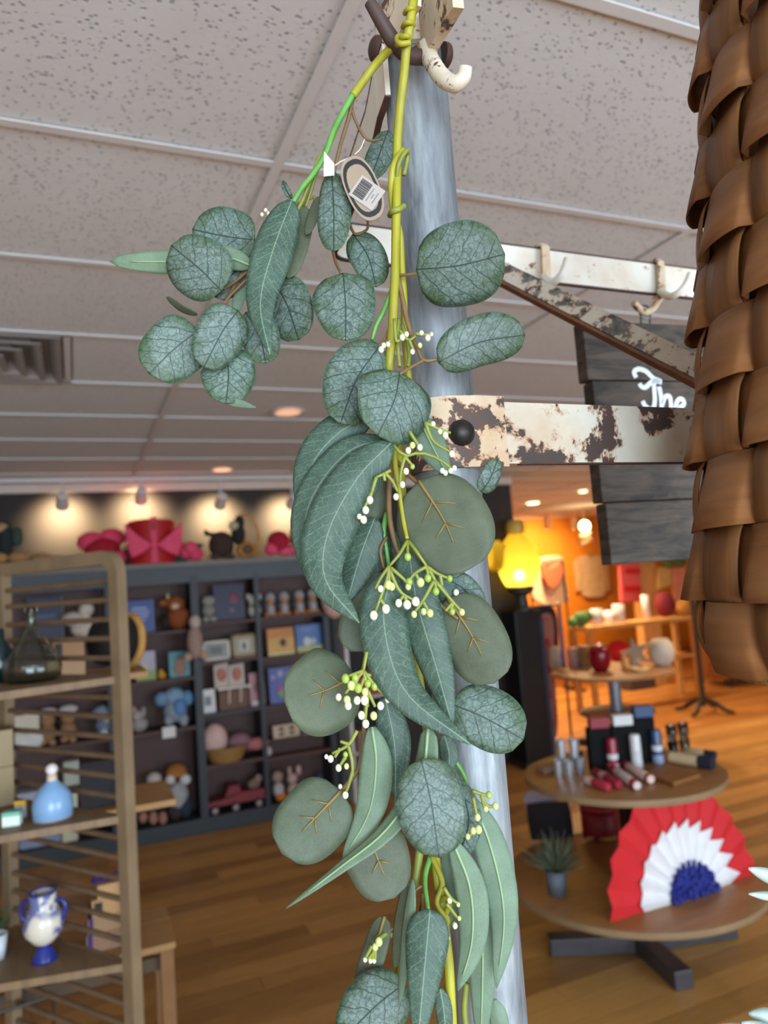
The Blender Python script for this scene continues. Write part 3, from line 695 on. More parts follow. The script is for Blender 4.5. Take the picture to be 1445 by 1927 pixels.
# right and lower twigs
twig([(745, 508, .500), (757, 560, .498), (768, 612, .494), (785, 655, .490), (797, 678, .487), (826, 676, .487)], (.0020, .0011), M_TWIG, name='twig')
twig([(748, 518, .499), (768, 517, .495), (786, 514, .492)], .0011, M_TWIG, name='twig'); twig([(797, 678, .487), (775, 690, .483), (752, 704, .478)], (.0011, .0009), M_TWIG, name='twig')
twig([(738, 545, .501), (722, 585, .499), (708, 612, .498), (700, 640, .499)], (.0018, .0013), M_STEMG); twig([(732, 620, .500), (722, 640, .496), (712, 652, .494)], .0011, M_TWIG, name='twig')
twig([(750, 600, .500), (748, 640, .496), (752, 690, .493)], .0013, M_STEMO); twig([(757, 610, .500), (770, 660, .497), (768, 690, .494)], .0013, M_STEMO)
twig([(775, 772, .488), (772, 800, .484), (755, 822, .480), (733, 836, .476)], (.0026, .0016), M((104, 158, 104), .35, var=.25, scale=60)); twig([(776, 770, .488), (766, 810, .490), (745, 850, .492)], .0014, M_STEMO)
twig([(735, 850, .497), (733, 900, .494), (732, 960, .490), (740, 1010, .486), (755, 1050, .484), (790, 1105, .482), (830, 1140, .482), (862, 1165, .480)], (.0022, .0011), M_TWIG, name='twig')
twig([(740, 860, .498), (770, 895, .490), (800, 922, .480)], (.0016, .0012), M_TWIG, name='twig')
twig([(742, 840, .490), (744, 880, .486), (752, 930, .484), (760, 985, .480), (766, 1014, .474)], (.0020, .0012), M_STEM)
twig([(728, 965, .497), (722, 1000, .494), (728, 1040, .494), (732, 1070, .496)], (.0020, .0012), M_STEMG); twig([(728, 1010, .492), (716, 1035, .49), (722, 1070, .492)], .0011, M_TWIG, name='twig')
twig([(700, 1225, .500), (692, 1280, .494), (688, 1330, .492), (682, 1400, .492), (672, 1450, .492), (640, 1490, .488)], (.0016, .0014), M_TWIG, name='twig')
twig([(690, 1225, .496), (682, 1265, .488)], .0013, M_STEMO); twig([(815, 1380, .511), (812, 1440, .505)], .0016, M_TWIG, name='twig')
twig([(790, 1600, .503), (783, 1650, .502), (775, 1690, .500), (760, 1740, .500), (752, 1800, .502), (748, 1860, .502)], (.0028, .0018), M_STEMO); twig([(815, 1600, .503), (800, 1650, .495), (806, 1714, .480)], (.002, .0012), M_STEMG)
twig([(800, 1665, .494), (785, 1672, .493), (768, 1690, .495)], .001, M_TWIG, name='twig'); twig([(796, 1680, .492), (786, 1730, .493), (745, 1745, .495), (716, 1760, .498)], (.0012, .0009), M_TWIG, name='twig')
twig([(812, 1610, .500), (832, 1660, .494), (822, 1700, .492), (842, 1730, .492), (832, 1742, .498)], .0018, M_STEM); twig([(822, 1700, .503), (838, 1690, .489), (846, 1700, .489), (838, 1720, .492)], .0018, M_STEM)
twig([(880, 1480, .50), (868, 1450, .503), (840, 1410, .506)], (.0012, .0016), M_STEMG); twig([(878, 1850, .500), (874, 1900, .499), (880, 1960, .498)], .0020, M_STEMO); twig([(742, 1760, .499), (725, 1758, .496), (708, 1772, .493)], (.002, .0013), M_STEMO)
# ---- left cluster
leaf('rf', [(480, 452), (425, 445), (362, 432)], 108, .508, .512, 12, sk=.9, tint=.92)
leaf('rf', [(417, 548), (378, 508), (322, 462)], 118, .500, .494, -8, tint=.9)
leaf('lb', [(474, 500), (420, 484), (330, 492), (206, 492)], 46, .506, .502, roll=8, tint=(1.12, 1.14, 1.04), rib=True, blunt=True)
leaf('rf', [(374, 622), (330, 655), (280, 704)], 118, .495, .487, 6, tint=(1.12, 1.15, 1.08), sk=.95)
leaf('rf', [(420, 655), (430, 700), (425, 760)], 100, .503, .497, 0, tint=(1.05, 1.08, 1.0))
leaf('rf', [(448, 584), (418, 625), (383, 692)], 96, .494, .488, -5, tint=(1.1, 1.13, 1.12))
leaf('rf', [(462, 588), (488, 630), (500, 684)], 76, .508, .505, 0, tint=1.0)
leaf('rf', [(516, 528), (542, 578), (562, 640)], 92, .512, .508, 20, tint=.72)
leaf('lf', [(549, 377), (514, 470), (490, 570), (508, 668)], 82, .494, .486, 6, tint=.95, sk=.72)
leaf('rb', [(572, 386), (558, 455), (542, 524)], 46, .508, .506, 20, tint=.72, rib=False)
leaf('lb', [(413, 752), (445, 758), (482, 767)], 18, .500, .498, 0, tint=.85, rib=False); leaf('rb', [(313, 559), (340, 580), (372, 592)], 12, .502, .500, 50, tint=.7, rib=False)
leaf('lb', [(460, 540), (450, 560), (440, 600)], 26, .514, .512, 0, tint=.95, rib=False); leaf('rf', [(455, 500), (430, 525), (405, 560)], 60, .516, .514, 10, tint=.75)
leaf('rf', [(549, 374), (540, 360), (532, 340)], 13, .515, .520, 0, tint=.8)
# ---- around the price tag
leaf('rf', [(624, 322), (628, 395), (628, 474)], 62, .490, .484, 10, tint=.74, sk=1.1)
leaf('rb', [(599, 370), (590, 402), (577, 442)], 20, .500, .500, 30, tint=.66, rib=False)
leaf('rf', [(730, 246), (715, 288), (697, 338)], 48, .540, .536, 15, tint=.72)
leaf('rf', [(664, 440), (692, 482), (708, 540)], 68, .512, .508, -10, tint=.62)
leaf('rf', [(645, 514), (650, 570), (650, 641)], 120, .500, .492, 0, tint=.84, sk=.85)
# ---- right of the stem
leaf('rf', [(783, 507), (862, 500), (950, 478)], 158, .490, .476, 4, tint=.82, sk=.95)
leaf('rf', [(824, 682), (900, 645), (988, 630)], 98, .486, .478, 6, tint=.80, asym=.05)
leaf('rf', [(716, 648), (672, 712), (640, 798)], 116, .494, .480, -6, tint=.86)
leaf('rf', [(752, 700), (742, 752), (710, 820)], 150, .478, .466, -22, tint=.84, asym=.06, sk=1.0)
# ---- three big willow leaves on the left
leaf('lf', [(700, 786), (640, 812), (585, 880), (566, 990)], 88, .490, .482, 6, tint=.82)
leaf('lf', [(728, 826), (655, 850), (590, 930), (572, 1020), (604, 1128)], 74, .481, .474, 10, tint=.80)
leaf('lf', [(735, 834), (672, 900), (618, 1000), (612, 1090), (676, 1172)], 112, .472, .464, 0, tint=.86, sk=.9)
leaf('lf', [(705, 975), (680, 1040), (652, 1135)], 86, .492, .488, 10, tint=.72); leaf('lf', [(718, 985), (712, 1040), (702, 1085)], 50, .498, .496, 0, tint=.68)
leaf('rb', [(722, 900), (688, 940), (660, 985)], 92, .501, .498, 0, tint=.72, rib=False)
leaf('lb', [(784, 776), (806, 825), (846, 902)], 66, .492, .486, -10, tint=.86, rib=True, sk=1.1)
leaf('rb', [(788, 905), (838, 985), (872, 1078)], 172, .480, .466, 0, tint=.92, sk=.95)
leaf('rf', [(905, 926), (922, 900), (936, 864)], 38, .478, .474, 30, tint=.82)
leaf('rb', [(722, 1078), (690, 1150), (660, 1226)], 92, .494, .488, 0, tint=.74, rib=False)
leaf('lf', [(742, 1000), (752, 1030), (748, 1070)], 40, .500, .498, 0, tint=.7)
leaf('lf', [(738, 1075), (722, 1170), (762, 1300), (886, 1402)], 104, .474, .462, -6, tint=.90, sk=.82)
leaf('lf', [(768, 1026), (784, 1130), (822, 1260), (852, 1368)], 90, .481, .472, 8, tint=.98, sk=.8)
leaf('lf', [(800, 1080), (838, 1110), (860, 1160)], 50, .489, .486, 0, tint=.78); leaf('rf', [(838, 1090), (872, 1108), (908, 1148)], 54, .494, .490, 10, tint=.62)
leaf('rb', [(842, 1125), (890, 1200), (930, 1286)], 128, .485, .474, 4, tint=.95)
leaf('rb', [(668, 1272), (610, 1300), (535, 1320)], 158, .488, .474, 0, tint=(.98, 1.03, .96))
leaf('rf', [(850, 1325), (910, 1350), (985, 1392)], 118, .484, .474, 0, tint=(.98, 1.02, 1.0), asym=.04)
leaf('lf', [(724, 1310), (742, 1400), (744, 1504)], 72, .496, .492, 0, tint=.85)
leaf('lb', [(700, 1368), (708, 1440), (694, 1530), (644, 1618)], 72, .482, .474, 0, tint=(.86, .86, .84), rib=True)
leaf('lb', [(806, 1366), (792, 1460), (728, 1560), (640, 1632), (538, 1710)], 44, .474, .462, 30, tint=(.84, .83, .72), rib=True, sk=.55)
leaf('rb', [(642, 1488), (592, 1540), (530, 1606)], 140, .482, .472, 0, tint=(1.55, 1.75, 1.80))
leaf('rf', [(792, 1428), (812, 1515), (826, 1614)], 132, .464, .456, 0, tint=.80)
leaf('rf', [(862, 1466), (882, 1545), (858, 1622)], 50, .490, .488, 10, tint=.9)
leaf('rb', [(690, 1556), (712, 1620), (742, 1690)], 124, .490, .482, 0, tint=.80)
leaf('lb', [(884, 1500), (922, 1590), (948, 1720), (934, 1860)], 74, .492, .484, -6, tint=(.95, .98, .97), rib=True)
leaf('lb', [(850, 1580), (884, 1670), (888, 1770), (862, 1864)], 68, .484, .474, 6, tint=(.90, .93, .86), rib=True)
leaf('lb', [(898, 1640), (908, 1780), (904, 1990)], 66, .497, .492, 0, tint=(.86, .9, .86), rib=True)
leaf('lf', [(809, 1712), (800, 1810), (784, 1985)], 90, .478, .466, 0, tint=1.05, sk=.7)
leaf('lb', [(776, 1655), (764, 1770), (750, 1894)], 26, .485, .480, 40, tint=.9, rib=False); leaf('rb', [(766, 1655), (752, 1740), (742, 1822)], 22, .492, .490, 40, tint=.62, rib=False)
leaf('rb', [(724, 1724), (704, 1790), (674, 1874)], 48, .498, .492, 15, tint=.74); leaf('rf', [(762, 1850), (705, 1895), (640, 1962)], 112, .484, .476, 0, tint=.82)
leaf('lf', [(828, 1860), (836, 1910), (840, 1990)], 36, .488, .486, 0, tint=.8); leaf('lb', [(930, 1880), (940, 1930), (936, 1990)], 40, .505, .502, 0, tint=.95, rib=False)
leaf('lf', [(835, 1380), (845, 1420), (842, 1460)], 40, .504, .500, 0, tint=.9); leaf('lb', [(838, 1600), (845, 1680), (840, 1760)], 40, .505, .503, 0, tint=.8, rib=False)
# ---- berry sprigs
D1 = .466
sprig([[(767, 1016, .474), (752, 1042), (732, 1066)], [(767, 1016, .474), (785, 1040), (803, 1066)], [(767, 1016, .474), (767, 1044)], [(732, 1066), (728, 1090), (706, 1152)], [(716, 1128), (726, 1142)], [(732, 1066), (718, 1085), (706, 1108)], [(732, 1070), (752, 1112), (780, 1130)],
       [(760, 1120), (751, 1132)], [(762, 1122), (766, 1136)], [(735, 1068), (762, 1092), (768, 1102)], [(803, 1066), (782, 1078), (770, 1092)], [(782, 1080), (790, 1094)], [(803, 1066), (806, 1086)], [(803, 1066), (824, 1080), (844, 1088)], [(806, 1070), (818, 1092), (820, 1112)], [(816, 1094), (796, 1130), (780, 1152)],
       [(796, 1132), (808, 1152)], [(818, 1092), (848, 1128), (868, 1150)], [(852, 1134), (848, 1150)], [(828, 1082), (832, 1102)], [(732, 1068), (732, 1098)], [(852, 1134), (838, 1150)]],
      [(767, 1048, 7, 'g'), (703, 1158, 8, 'w'), (726, 1146, 8, 'w'), (750, 1135, 7, 'w'), (766, 1138, 8, 'w'), (782, 1132, 8, 'w'), (731, 1101, 8, 'y'), (737, 1104, 7, 'y'), (770, 1095, 7, 'g'), (768, 1104, 6, 'y'), (791, 1096, 8, 'y'), (805, 1088, 7, 'g'), (820, 1113, 7, 'g'), (846, 1089, 6, 'g'), (779, 1156, 6, 'y'), (809, 1154, 7, 'y'), (797, 1151, 6, 'y'), (869, 1152, 6, 'y'), (851, 1151, 6, 'g'), (716, 1108, 6, 'w'), (858, 1115, 6, 'w', .485)], D1)
sprig([[(740, 838), (762, 858), (790, 852), (822, 862), (848, 880)], [(762, 858), (755, 885), (752, 910)], [(762, 860), (776, 876)], [(770, 812), (782, 830), (790, 842)], [(800, 795), (822, 806), (848, 815)], [(800, 795), (815, 830), (846, 850)], [(830, 808), (836, 820)], [(776, 835), (768, 846)]],
      [(768, 848, 6, 'w'), (790, 842, 6, 'w'), (776, 838, 6, 'y'), (838, 819, 6, 'w'), (828, 812, 5, 'w'), (850, 854, 6, 'w'), (832, 886, 5, 'w'), (838, 890, 5, 'w'), (848, 886, 5, 'w'), (855, 881, 5, 'w'), (764, 887, 6, 'w'), (757, 912, 6, 'w'), (745, 935, 6, 'w'), (815, 798, 5, 'w'), (776, 878, 5, 'g')], .474)
sprig([[(735, 885), (722, 892), (708, 898)], [(722, 892), (724, 905)], [(708, 898), (700, 925), (694, 950)], [(700, 925), (686, 955)], [(724, 890), (738, 905), (748, 925)]],
      [(696, 941, 7, 'w'), (688, 960, 7, 'w'), (684, 978, 7, 'w'), (676, 972, 5, 'w')], .470)
sprig([[(742, 600), (745, 640), (752, 640)], [(752, 622), (768, 640), (782, 632)], [(782, 628), (795, 630), (812, 628)], [(735, 640), (725, 650), (718, 655)], [(770, 640), (778, 660)]],
      [(757, 635, 6, 'w'), (765, 629, 5, 'w'), (793, 627, 5, 'w'), (805, 636, 6, 'w'), (812, 629, 4, 'w'), (730, 648, 5, 'w'), (717, 658, 6, 'w'), (722, 650, 5, 'w'), (776, 662, 5, 'w'), (790, 650, 5, 'y')], .486)
sprig([[(690, 1226), (684, 1262)], [(684, 1262), (665, 1285), (650, 1305)], [(684, 1262), (690, 1290), (692, 1330)], [(684, 1262), (710, 1295), (732, 1315)], [(684, 1262), (656, 1272)], [(675, 1270), (664, 1300)], [(688, 1270), (706, 1270)], [(692, 1300), (706, 1330)], [(690, 1320), (687, 1355)], [(686, 1275), (676, 1300)]],
      [(650, 1277, 8, 'g'), (661, 1290, 8, 'y'), (674, 1295, 8, 'g'), (637, 1312, 6, 'w'), (653, 1317, 7, 'y'), (655, 1328, 7, 'w'), (672, 1318, 7, 'w'), (687, 1302, 7, 'y'), (705, 1292, 7, 'g'), (686, 1318, 8, 'w'), (716, 1328, 7, 'w'), (703, 1347, 7, 'y'), (688, 1362, 7, 'w'), (680, 1346, 7, 'w'), (730, 1316, 6, 'w'), (668, 1276, 7, 'g'), (692, 1286, 7, 'g')], .470)
sprig([[(672, 1375), (655, 1402), (625, 1418)], [(655, 1402), (662, 1430), (664, 1460)], [(655, 1400), (640, 1395)], [(650, 1425), (640, 1440)], [(664, 1450), (655, 1480), (650, 1492)], [(640, 1408), (630, 1425)]],
      [(622, 1428, 6, 'w'), (614, 1424, 4, 'w'), (637, 1445, 6, 'w'), (652, 1442, 5, 'y'), (650, 1420, 5, 'g'), (650, 1496, 6, 'w'), (640, 1480, 4, 'w')], .476)
sprig([[(888, 1488), (905, 1494), (922, 1498)], [(905, 1494), (915, 1515), (932, 1518)], [(905, 1494), (912, 1522)], [(890, 1500), (898, 1540)], [(895, 1560), (880, 1575)]],
      [(920, 1496, 6, 'g'), (932, 1517, 6, 'y'), (914, 1522, 5, 'y'), (898, 1538, 6, 'y'), (900, 1561, 7, 'y'), (890, 1563, 6, 'y'), (880, 1574, 5, 'y')], .474)
sprig([[(835, 1670), (848, 1690), (862, 1700)], [(840, 1700), (860, 1726)], [(848, 1690), (846, 1698)], [(852, 1735), (856, 1740)]], [(846, 1694, 5, 'w'), (862, 1702, 4, 'y'), (864, 1728, 4, 'y'), (856, 1742, 5, 'w'), (842, 1765, 5, 'w')], .482)
sprig([[(712, 1770), (704, 1790), (692, 1806)], [(704, 1788), (700, 1806)], [(706, 1788), (706, 1806)], [(700, 1780), (688, 1802)]], [(713, 1772, 7, 'y'), (706, 1782, 6, 'y'), (687, 1806, 4, 'w'), (697, 1808, 4, 'w'), (704, 1808, 4, 'w')], .484)
sprig([[(560, 385), (520, 410), (500, 398)], [(520, 410), (495, 418)], [(560, 385), (590, 370)], [(590, 370), (596, 385)]], [(500, 396, 4, 'w'), (493, 404, 4, 'w'), (505, 402, 4, 'w')], .512)
# ---- swing tag and barcode flag
td = .486; tc = at(682, 354, td); ta = unit(at(708, 412, td-.002)-at(656, 296, td+.002)); tn = unit(np.cross(ta, unit(tc-EYE))); tb = unit(tn*.93+unit(tc-EYE)*.30)
tnorm = unit(np.cross(ta, tb)); tnorm = -tnorm if tnorm @ (tc-EYE) > 0 else tnorm
def tagpt(u, v, lift=0): return tc+ta*u+tb*v+tnorm*lift
AL, AW = 66*td/F, 33*td/F
def ell(k, n=40, e=.82): return [(AL*k*math.copysign(abs(math.cos(x))**e, math.cos(x)), AW*k*math.copysign(abs(math.sin(x))**e, math.sin(x))) for x in np.linspace(0, 2*math.pi, n, endpoint=False)]
card = MB().prism([tagpt(*q, -.0004) for q in ell(1)], tnorm*.0006).build('price_tag', M((150, 130, 110), .7, var=.08, scale=80), gl)
def ringmesh(k0, k1, a0, a1, lift):
    mb = MB(); A = [x for x in np.linspace(a0, a1, 26)]; P0 = []; P1 = []
    f = lambda x, k: (AL*k*math.copysign(abs(math.cos(x))**.82, math.cos(x)), AW*k*math.copysign(abs(math.sin(x))**.82, math.sin(x)))
    vs = [tagpt(*f(x, k0), lift) for x in A]+[tagpt(*f(x, k1), lift) for x in A]; n = len(A)
    return mb.add(vs, [(i, i+1, n+i+1, n+i) for i in range(n-1)])
ringmesh(.90, .74, 0, 2*math.pi, .0003).build('black_oval_print', M((24, 24, 26), .6, var=.1), card)
def inplane(dx, dy):
    q = tc+CA*dx-CB*dy; r_ = unit(q-EYE); h_ = EYE+r_*(((tc-EYE) @ tnorm)/(r_ @ tnorm)); return unit(h_-tc)
st_ax, st_bx = inplane(57, -82), inplane(82, 57); sc_ = tagpt(AL*.10, 0, .0005); PXM = td/F
def stq(u0, u1, v0, v1, lift): return [sc_+st_ax*u*PXM+st_bx*v*PXM+tnorm*lift for (u, v) in ((u0, v0), (u1, v0), (u1, v1), (u0, v1))]
MB().prism(stq(-24, 24, -20, 34, 0), tnorm*.0002).build('barcode_sticker', M((166, 158, 150), .55, var=.04), card)
bar = MB(); x = -19.0; br_ = random.Random(3)
while x < 19:
    w_ = br_.choice((.8, 1.2, 2.0)); bar.prism(stq(x, x+w_, -15, 8, .0003), tnorm*.0001); x += w_+br_.choice((.8, 1.2))
bar.build('barcode', M((34, 32, 34), .6, var=.1), card)
for k, ln in enumerate((15, 5, 12)):
    MB().prism(stq(-ln, ln, 13+k*6, 14.6+k*6, .0003), tnorm*.0001).build('fine_print', M((120, 112, 106), .6, var=.2), card)
twig([(630, 312, .489), (642, 304, .487), (654, 299, .486)], .0006, M((226, 216, 200), .7), name='tag_string'); twig([(668, 290, .486), (678, 280, .492), (686, 262, .50)], .0004, M((226, 216, 200), .7), name='tag_string')
fp = [at(610, 285, .491), at(629, 308, .489), at(629, 330, .489), at(609, 332, .491)]
MB().prism(fp, unit(EYE-fp[0])*.0004).build('paper_flag', M((236, 240, 240), .6, var=.05), gl)

# ================================================================== BOOKCASE ON THE BACK WALL
FY, BY = 5.90, 6.205
M_BC = M((44, 48, 54), .5, var=.3, scale=8, stretch=(1, 1, 8), bmp=.1); M_BCI = M((88, 58, 53), .6, var=.25, scale=6, stretch=(1, 1, 6)); M_CORN = M((40, 48, 56), .45, var=.25, scale=10)
bcs = root('bookcase', 'wide dark wooden bookcase with open shelves of toys and picture books', 'bookcase', (.5, 6.05, 0))
XL, XR = -1.05, 1.95
MB().mm(XL, XR, BY-.012, BY, .1, 2.0).build('back_panel', M_BCI, bcs)
MB().mm(XL-.02, XR+.03, FY-.02, BY, 2.03, 2.062).build('top_board', M((120, 108, 100), .5, var=.15), bcs)
for k, (z0, z1, o_) in enumerate(((1.985, 2.03, .012), (1.945, 1.985, .004), (1.90, 1.945, -.004))): MB().mm(XL-.01, XR+.02, FY-o_, FY+.03, z0, z1).build('cornice_moulding', M_CORN, bcs)
MB().mm(XL-.01, XR+.02, FY-.012, BY, 0, .112).build('plinth', M_BC, bcs, bevel=.004)
for (x, w_) in ((XL, .05), (.22, .035), (.861, .06), (1.352, .035), (XR-.025, .05)):
    MB().mm(x-w_/2, x+w_/2, FY, BY-.012, .112, 1.95).build('divider', M_BC, bcs)
ZL, ZM, ZR = (1.54, 1.176, .80), (1.578, 1.275, .879, .485), (1.579, 1.258, .873, .47)
for (x0, x1, zz) in ((XL+.025, .2025, ZL), (.2375, .831, ZL), (.891, 1.3345, ZM), (1.3695, XR-.05, ZR)):
    for z in zz: MB().mm(x0, x1, FY+.008, BY-.012, z-.024, z).build('shelf', M_BCI if z != .879 else M_BC, bcs)
ZB = .112
def xspan(x0, x1, ym, Y): return onY(x0, ym, Y)[0], onY(x1, ym, Y)[0]
def zat(x, y, Y): return onY(x, y, Y)[2]
def book(label, x0, x1, y0, zs, col, deco=(), Y=5.985, th=.018, lean=.10, cat='book', name='picture_book', group=None, frame=None):
    """upright flat thing from its pixel box; deco = raised print patches (fx0,fx1,fz0,fz1,colour,shape)"""
    ym = (y0+1200)/2; X0, X1 = xspan(x0, x1, y0+20, Y); zt_ = zat((x0+x1)/2, y0, Y); h = zt_-zs; cx = (X0+X1)/2; w_ = X1-X0
    o = root(name, label, cat, (cx, Y, zs), group)
    ux, uz = V((1, 0, 0)), unit((0, lean, 1)); un = np.cross(ux, uz); un = un if un[1] < 0 else -un
    c0 = V((cx, Y, zs+.001))
    if frame:
        MB().box(c0+uz*h/2, (w_*.9, .008, h*.9), ax=(ux, un, uz)).build('panel', M(col, .5, var=.1), o)
        for (a, b, cc, d) in ((0, h*.06, w_, h*.12), (0, h*.94, w_, h*.12), (-w_*.45, h/2, w_*.1, h), (w_*.45, h/2, w_*.1, h)): MB().box(c0+ux*a+uz*b, (cc, th, d), ax=(ux, un, uz)).build('frame_rail', M(frame, .5, var=.15), o)
    else:
        MB().box(c0+uz*h/2, (w_, th, h), ax=(ux, un, uz)).build('cover', M(col, .45, var=.25, scale=9), o)
        MB().box(c0+uz*h/2+ux*.003-un*.001, (w_-.002, th*.7, h-.006), ax=(ux, un, uz)).build('pages', M((226, 218, 200), .8), o)
    for (a, b, cc, d, col2, shp) in deco:
        p = c0+ux*w_*((a+b)/2-.5)+uz*h*(cc+d)/2+un*(th/2+.0012)
        if shp == 'r': MB().box(p, (w_*(b-a), .002, h*(d-cc)), ax=(ux, un, uz)).build('cover_print', M(col2, .5, var=.2), o)
        else: MB().ball(p, (w_*(b-a)/2, .003, h*(d-cc)/2), 14, 8, ax=(ux, un, uz)).build('cover_print', M(col2, .5, var=.2), o, smooth='all')
    return o
def plush(name, label, cat, zs, blobs, Y=5.99, group=None):
    """soft toy from ellipses in pixels: (part, cx, cy, rx, ry, colour[, dy])"""
    c = onY(blobs[0][1], blobs[0][2], Y); s_ = dep(c)/F; lowest = min(onY(b[1], b[2]+b[4], Y)[2] for b in blobs); dz = zs-lowest
    o = root(name, label, cat, (c[0], Y, zs), group); byp = {}
    for i, b in enumerate(blobs): byp.setdefault((b[0], b[5], i if b[0] not in ('body', 'head', 'tail', 'foliage', 'trousers', 'bloom_centre') else -1), []).append(b)
    for (pn, col, _i), L in byp.items():
        mb = MB()
        for b in L:
            p = onY(b[1], b[2], Y); p[2] += dz; p[1] += (b[6] if len(b) > 6 else 0)*s_
            mb.ball(p, (b[3]*s_, min(b[3], b[4])*s_*.9, b[4]*s_), 14, 10)
        mb.build(pn, M(col, .85, var=.3, scale=40, bmp=.35), o, smooth='all')
    return o
# --- top of the bookcase
ZT = 2.062; YT = 5.99
def bow_box(x0, x1, y0, label, bowcol=(236, 74, 112), boxcol=(186, 16, 24)):
    c0, c1 = onY(x0, y0, YT), onY(x1, y0, YT); h = c0[2]-ZT; w_ = c1[0]-c0[0]; cx = (c0[0]+c1[0])/2
    o = root('gift_box', label, 'gift box', (cx, YT, ZT))
    MB().lathe((cx, YT, ZT), [(w_*.40, 0), (w_*.40, h*.72)], 24).build('box', M(boxcol, .6, var=.2), o, smooth=True)
    MB().lathe((cx, YT, ZT+h*.70), [(w_*.43, 0), (w_*.43, h*.2), (w_*.38, h*.25), (.001, h*.26)], 24).build('lid', M(boxcol, .6, var=.2), o, smooth=True)
    for s_ in (-1, 1):
        mb = MB(); P = []
        for (a, b) in ((.02, .38), (.30, .62), (.52, .86), (.50, .40), (.42, .12), (.22, .22)): P.append((cx+s_*a*w_*.95, YT-w_*.40-.01*a, ZT+h*b))
        mb.prism(P, (0, -.05, 0)); mb.build('bow_loop', M(bowcol, .7, var=.2), o, bevel=.012, smooth=True)
    MB().box((cx, YT-w_*.42, ZT+h*.40), (w_*.10, .05, h*.22)).build('bow_knot', M(bowcol, .7, var=.2), o, bevel=.008)
    MB().box((cx, YT-w_*.41, ZT+h*.5), (w_*.11, .012, h*.98)).build('ribbon', M(bowcol, .7, var=.2), o)
    return o
bow_box(230, 336, 978, 'red round gift box tied with a wide pink bow on the bookcase')
plush('flower_bouquet', 'large pink and crimson fabric blooms beside the dried tan leaves', 'flowers', ZT, [('petal', 172, 1008, 26, 20, (238, 72, 112)), ('petal', 210, 1000, 26, 18, (238, 72, 112)), ('bloom_centre', 192, 1022, 32, 22, (170, 12, 40), -8), ('petal', 170, 1042, 24, 14, (240, 84, 120), -6), ('petal', 215, 1036, 22, 16, (238, 72, 112), -5)], YT)
plush('flower_bouquet', 'small bright pink flowers with dark leaves between gift box and dark toy figure', 'flowers', ZT, [('petal', 349, 1030, 14, 15, (238, 74, 114)), ('petal', 358, 1024, 14, 12, (240, 84, 122), -8), ('petal', 367, 1036, 15, 12, (238, 74, 114), -6), ('leaf', 368, 1020, 14, 6, (56, 78, 60)), ('leaf', 340, 1045, 14, 6, (50, 70, 52)), ('bud', 379, 1040, 5, 7, (226, 190, 160))], YT)
plush('flower_bouquet', 'crimson and pink flower heads beside the gold hoop ornament', 'flowers', ZT, [('petal', 524, 1022, 22, 22, (178, 16, 50)), ('petal', 510, 1035, 14, 12, (238, 80, 116), -6), ('petal', 535, 1038, 16, 10, (242, 92, 126), -6), ('petal', 562, 1012, 18, 24, (186, 14, 50)), ('petal', 556, 1036, 16, 12, (238, 82, 120), -6)], YT)
plush('toy_figure', 'dark brown round toy figure with raised black head on the bookcase', 'figurine', ZT, [('body', 416, 1020, 24, 26, (64, 46, 38)), ('tail', 398, 1000, 12, 4, (46, 36, 32)), ('tail', 388, 997, 5, 6, (46, 36, 32)), ('head', 448, 1000, 14, 20, (36, 32, 32)), ('head', 450, 978, 10, 14, (36, 32, 32)), ('face', 438, 984, 10, 9, (196, 184, 150), -6), ('foot', 404, 1042, 12, 6, (76, 54, 42), -8), ('foot', 430, 1042, 12, 6, (76, 54, 42), -8)], YT)
c = onY(466, 1005, YT); s_ = dep(c)/F
o = root('hoop_ornament', 'gold wooden hoop ornament beside the dark toy figure', 'ornament', (c[0], YT+.02, ZT))
MB().tube([(c[0]+21*s_*math.cos(a)-4*s_*math.sin(a), YT+.02, ZT+.012+40*s_*(1+math.sin(a))) for a in np.linspace(0, 2*math.pi, 36, endpoint=False)], .012, 8, closed=True).build('hoop', M((196, 140, 70), .5, var=.2), o, smooth='all')
p = onY(464, 1025, YT); MB().ball((p[0], YT+.01, ZT+17*s_), (20*s_, .05, 17*s_)).build('base_knob', M((190, 138, 74), .5, var=.3), o, smooth='all'); MB().ball((p[0], YT-.045, ZT+17*s_), (10*s_, .02, 9*s_)).build('dark_inset', M((96, 66, 40), .6), o, smooth='all')
o = plush('leaf_arrangement', 'dried tan leaves and dark foliage standing on the bookcase top', 'dried leaves', ZT, [('foliage', 10, 995, 14, 34, (34, 44, 44)), ('foliage', 32, 990, 10, 20, (58, 74, 66)), ('leaf', 5, 975, 14, 12, (190, 150, 110)), ('leaf', 36, 1028, 20, 10, (176, 130, 84), -6), ('leaf', 78, 1032, 20, 12, (160, 122, 84)), ('leaf', 105, 1034, 18, 9, (140, 100, 74)), ('leaf', 0, 1030, 14, 10, (186, 136, 84), -4), ('leaf', 125, 1044, 18, 7, (120, 70, 54))], YT)
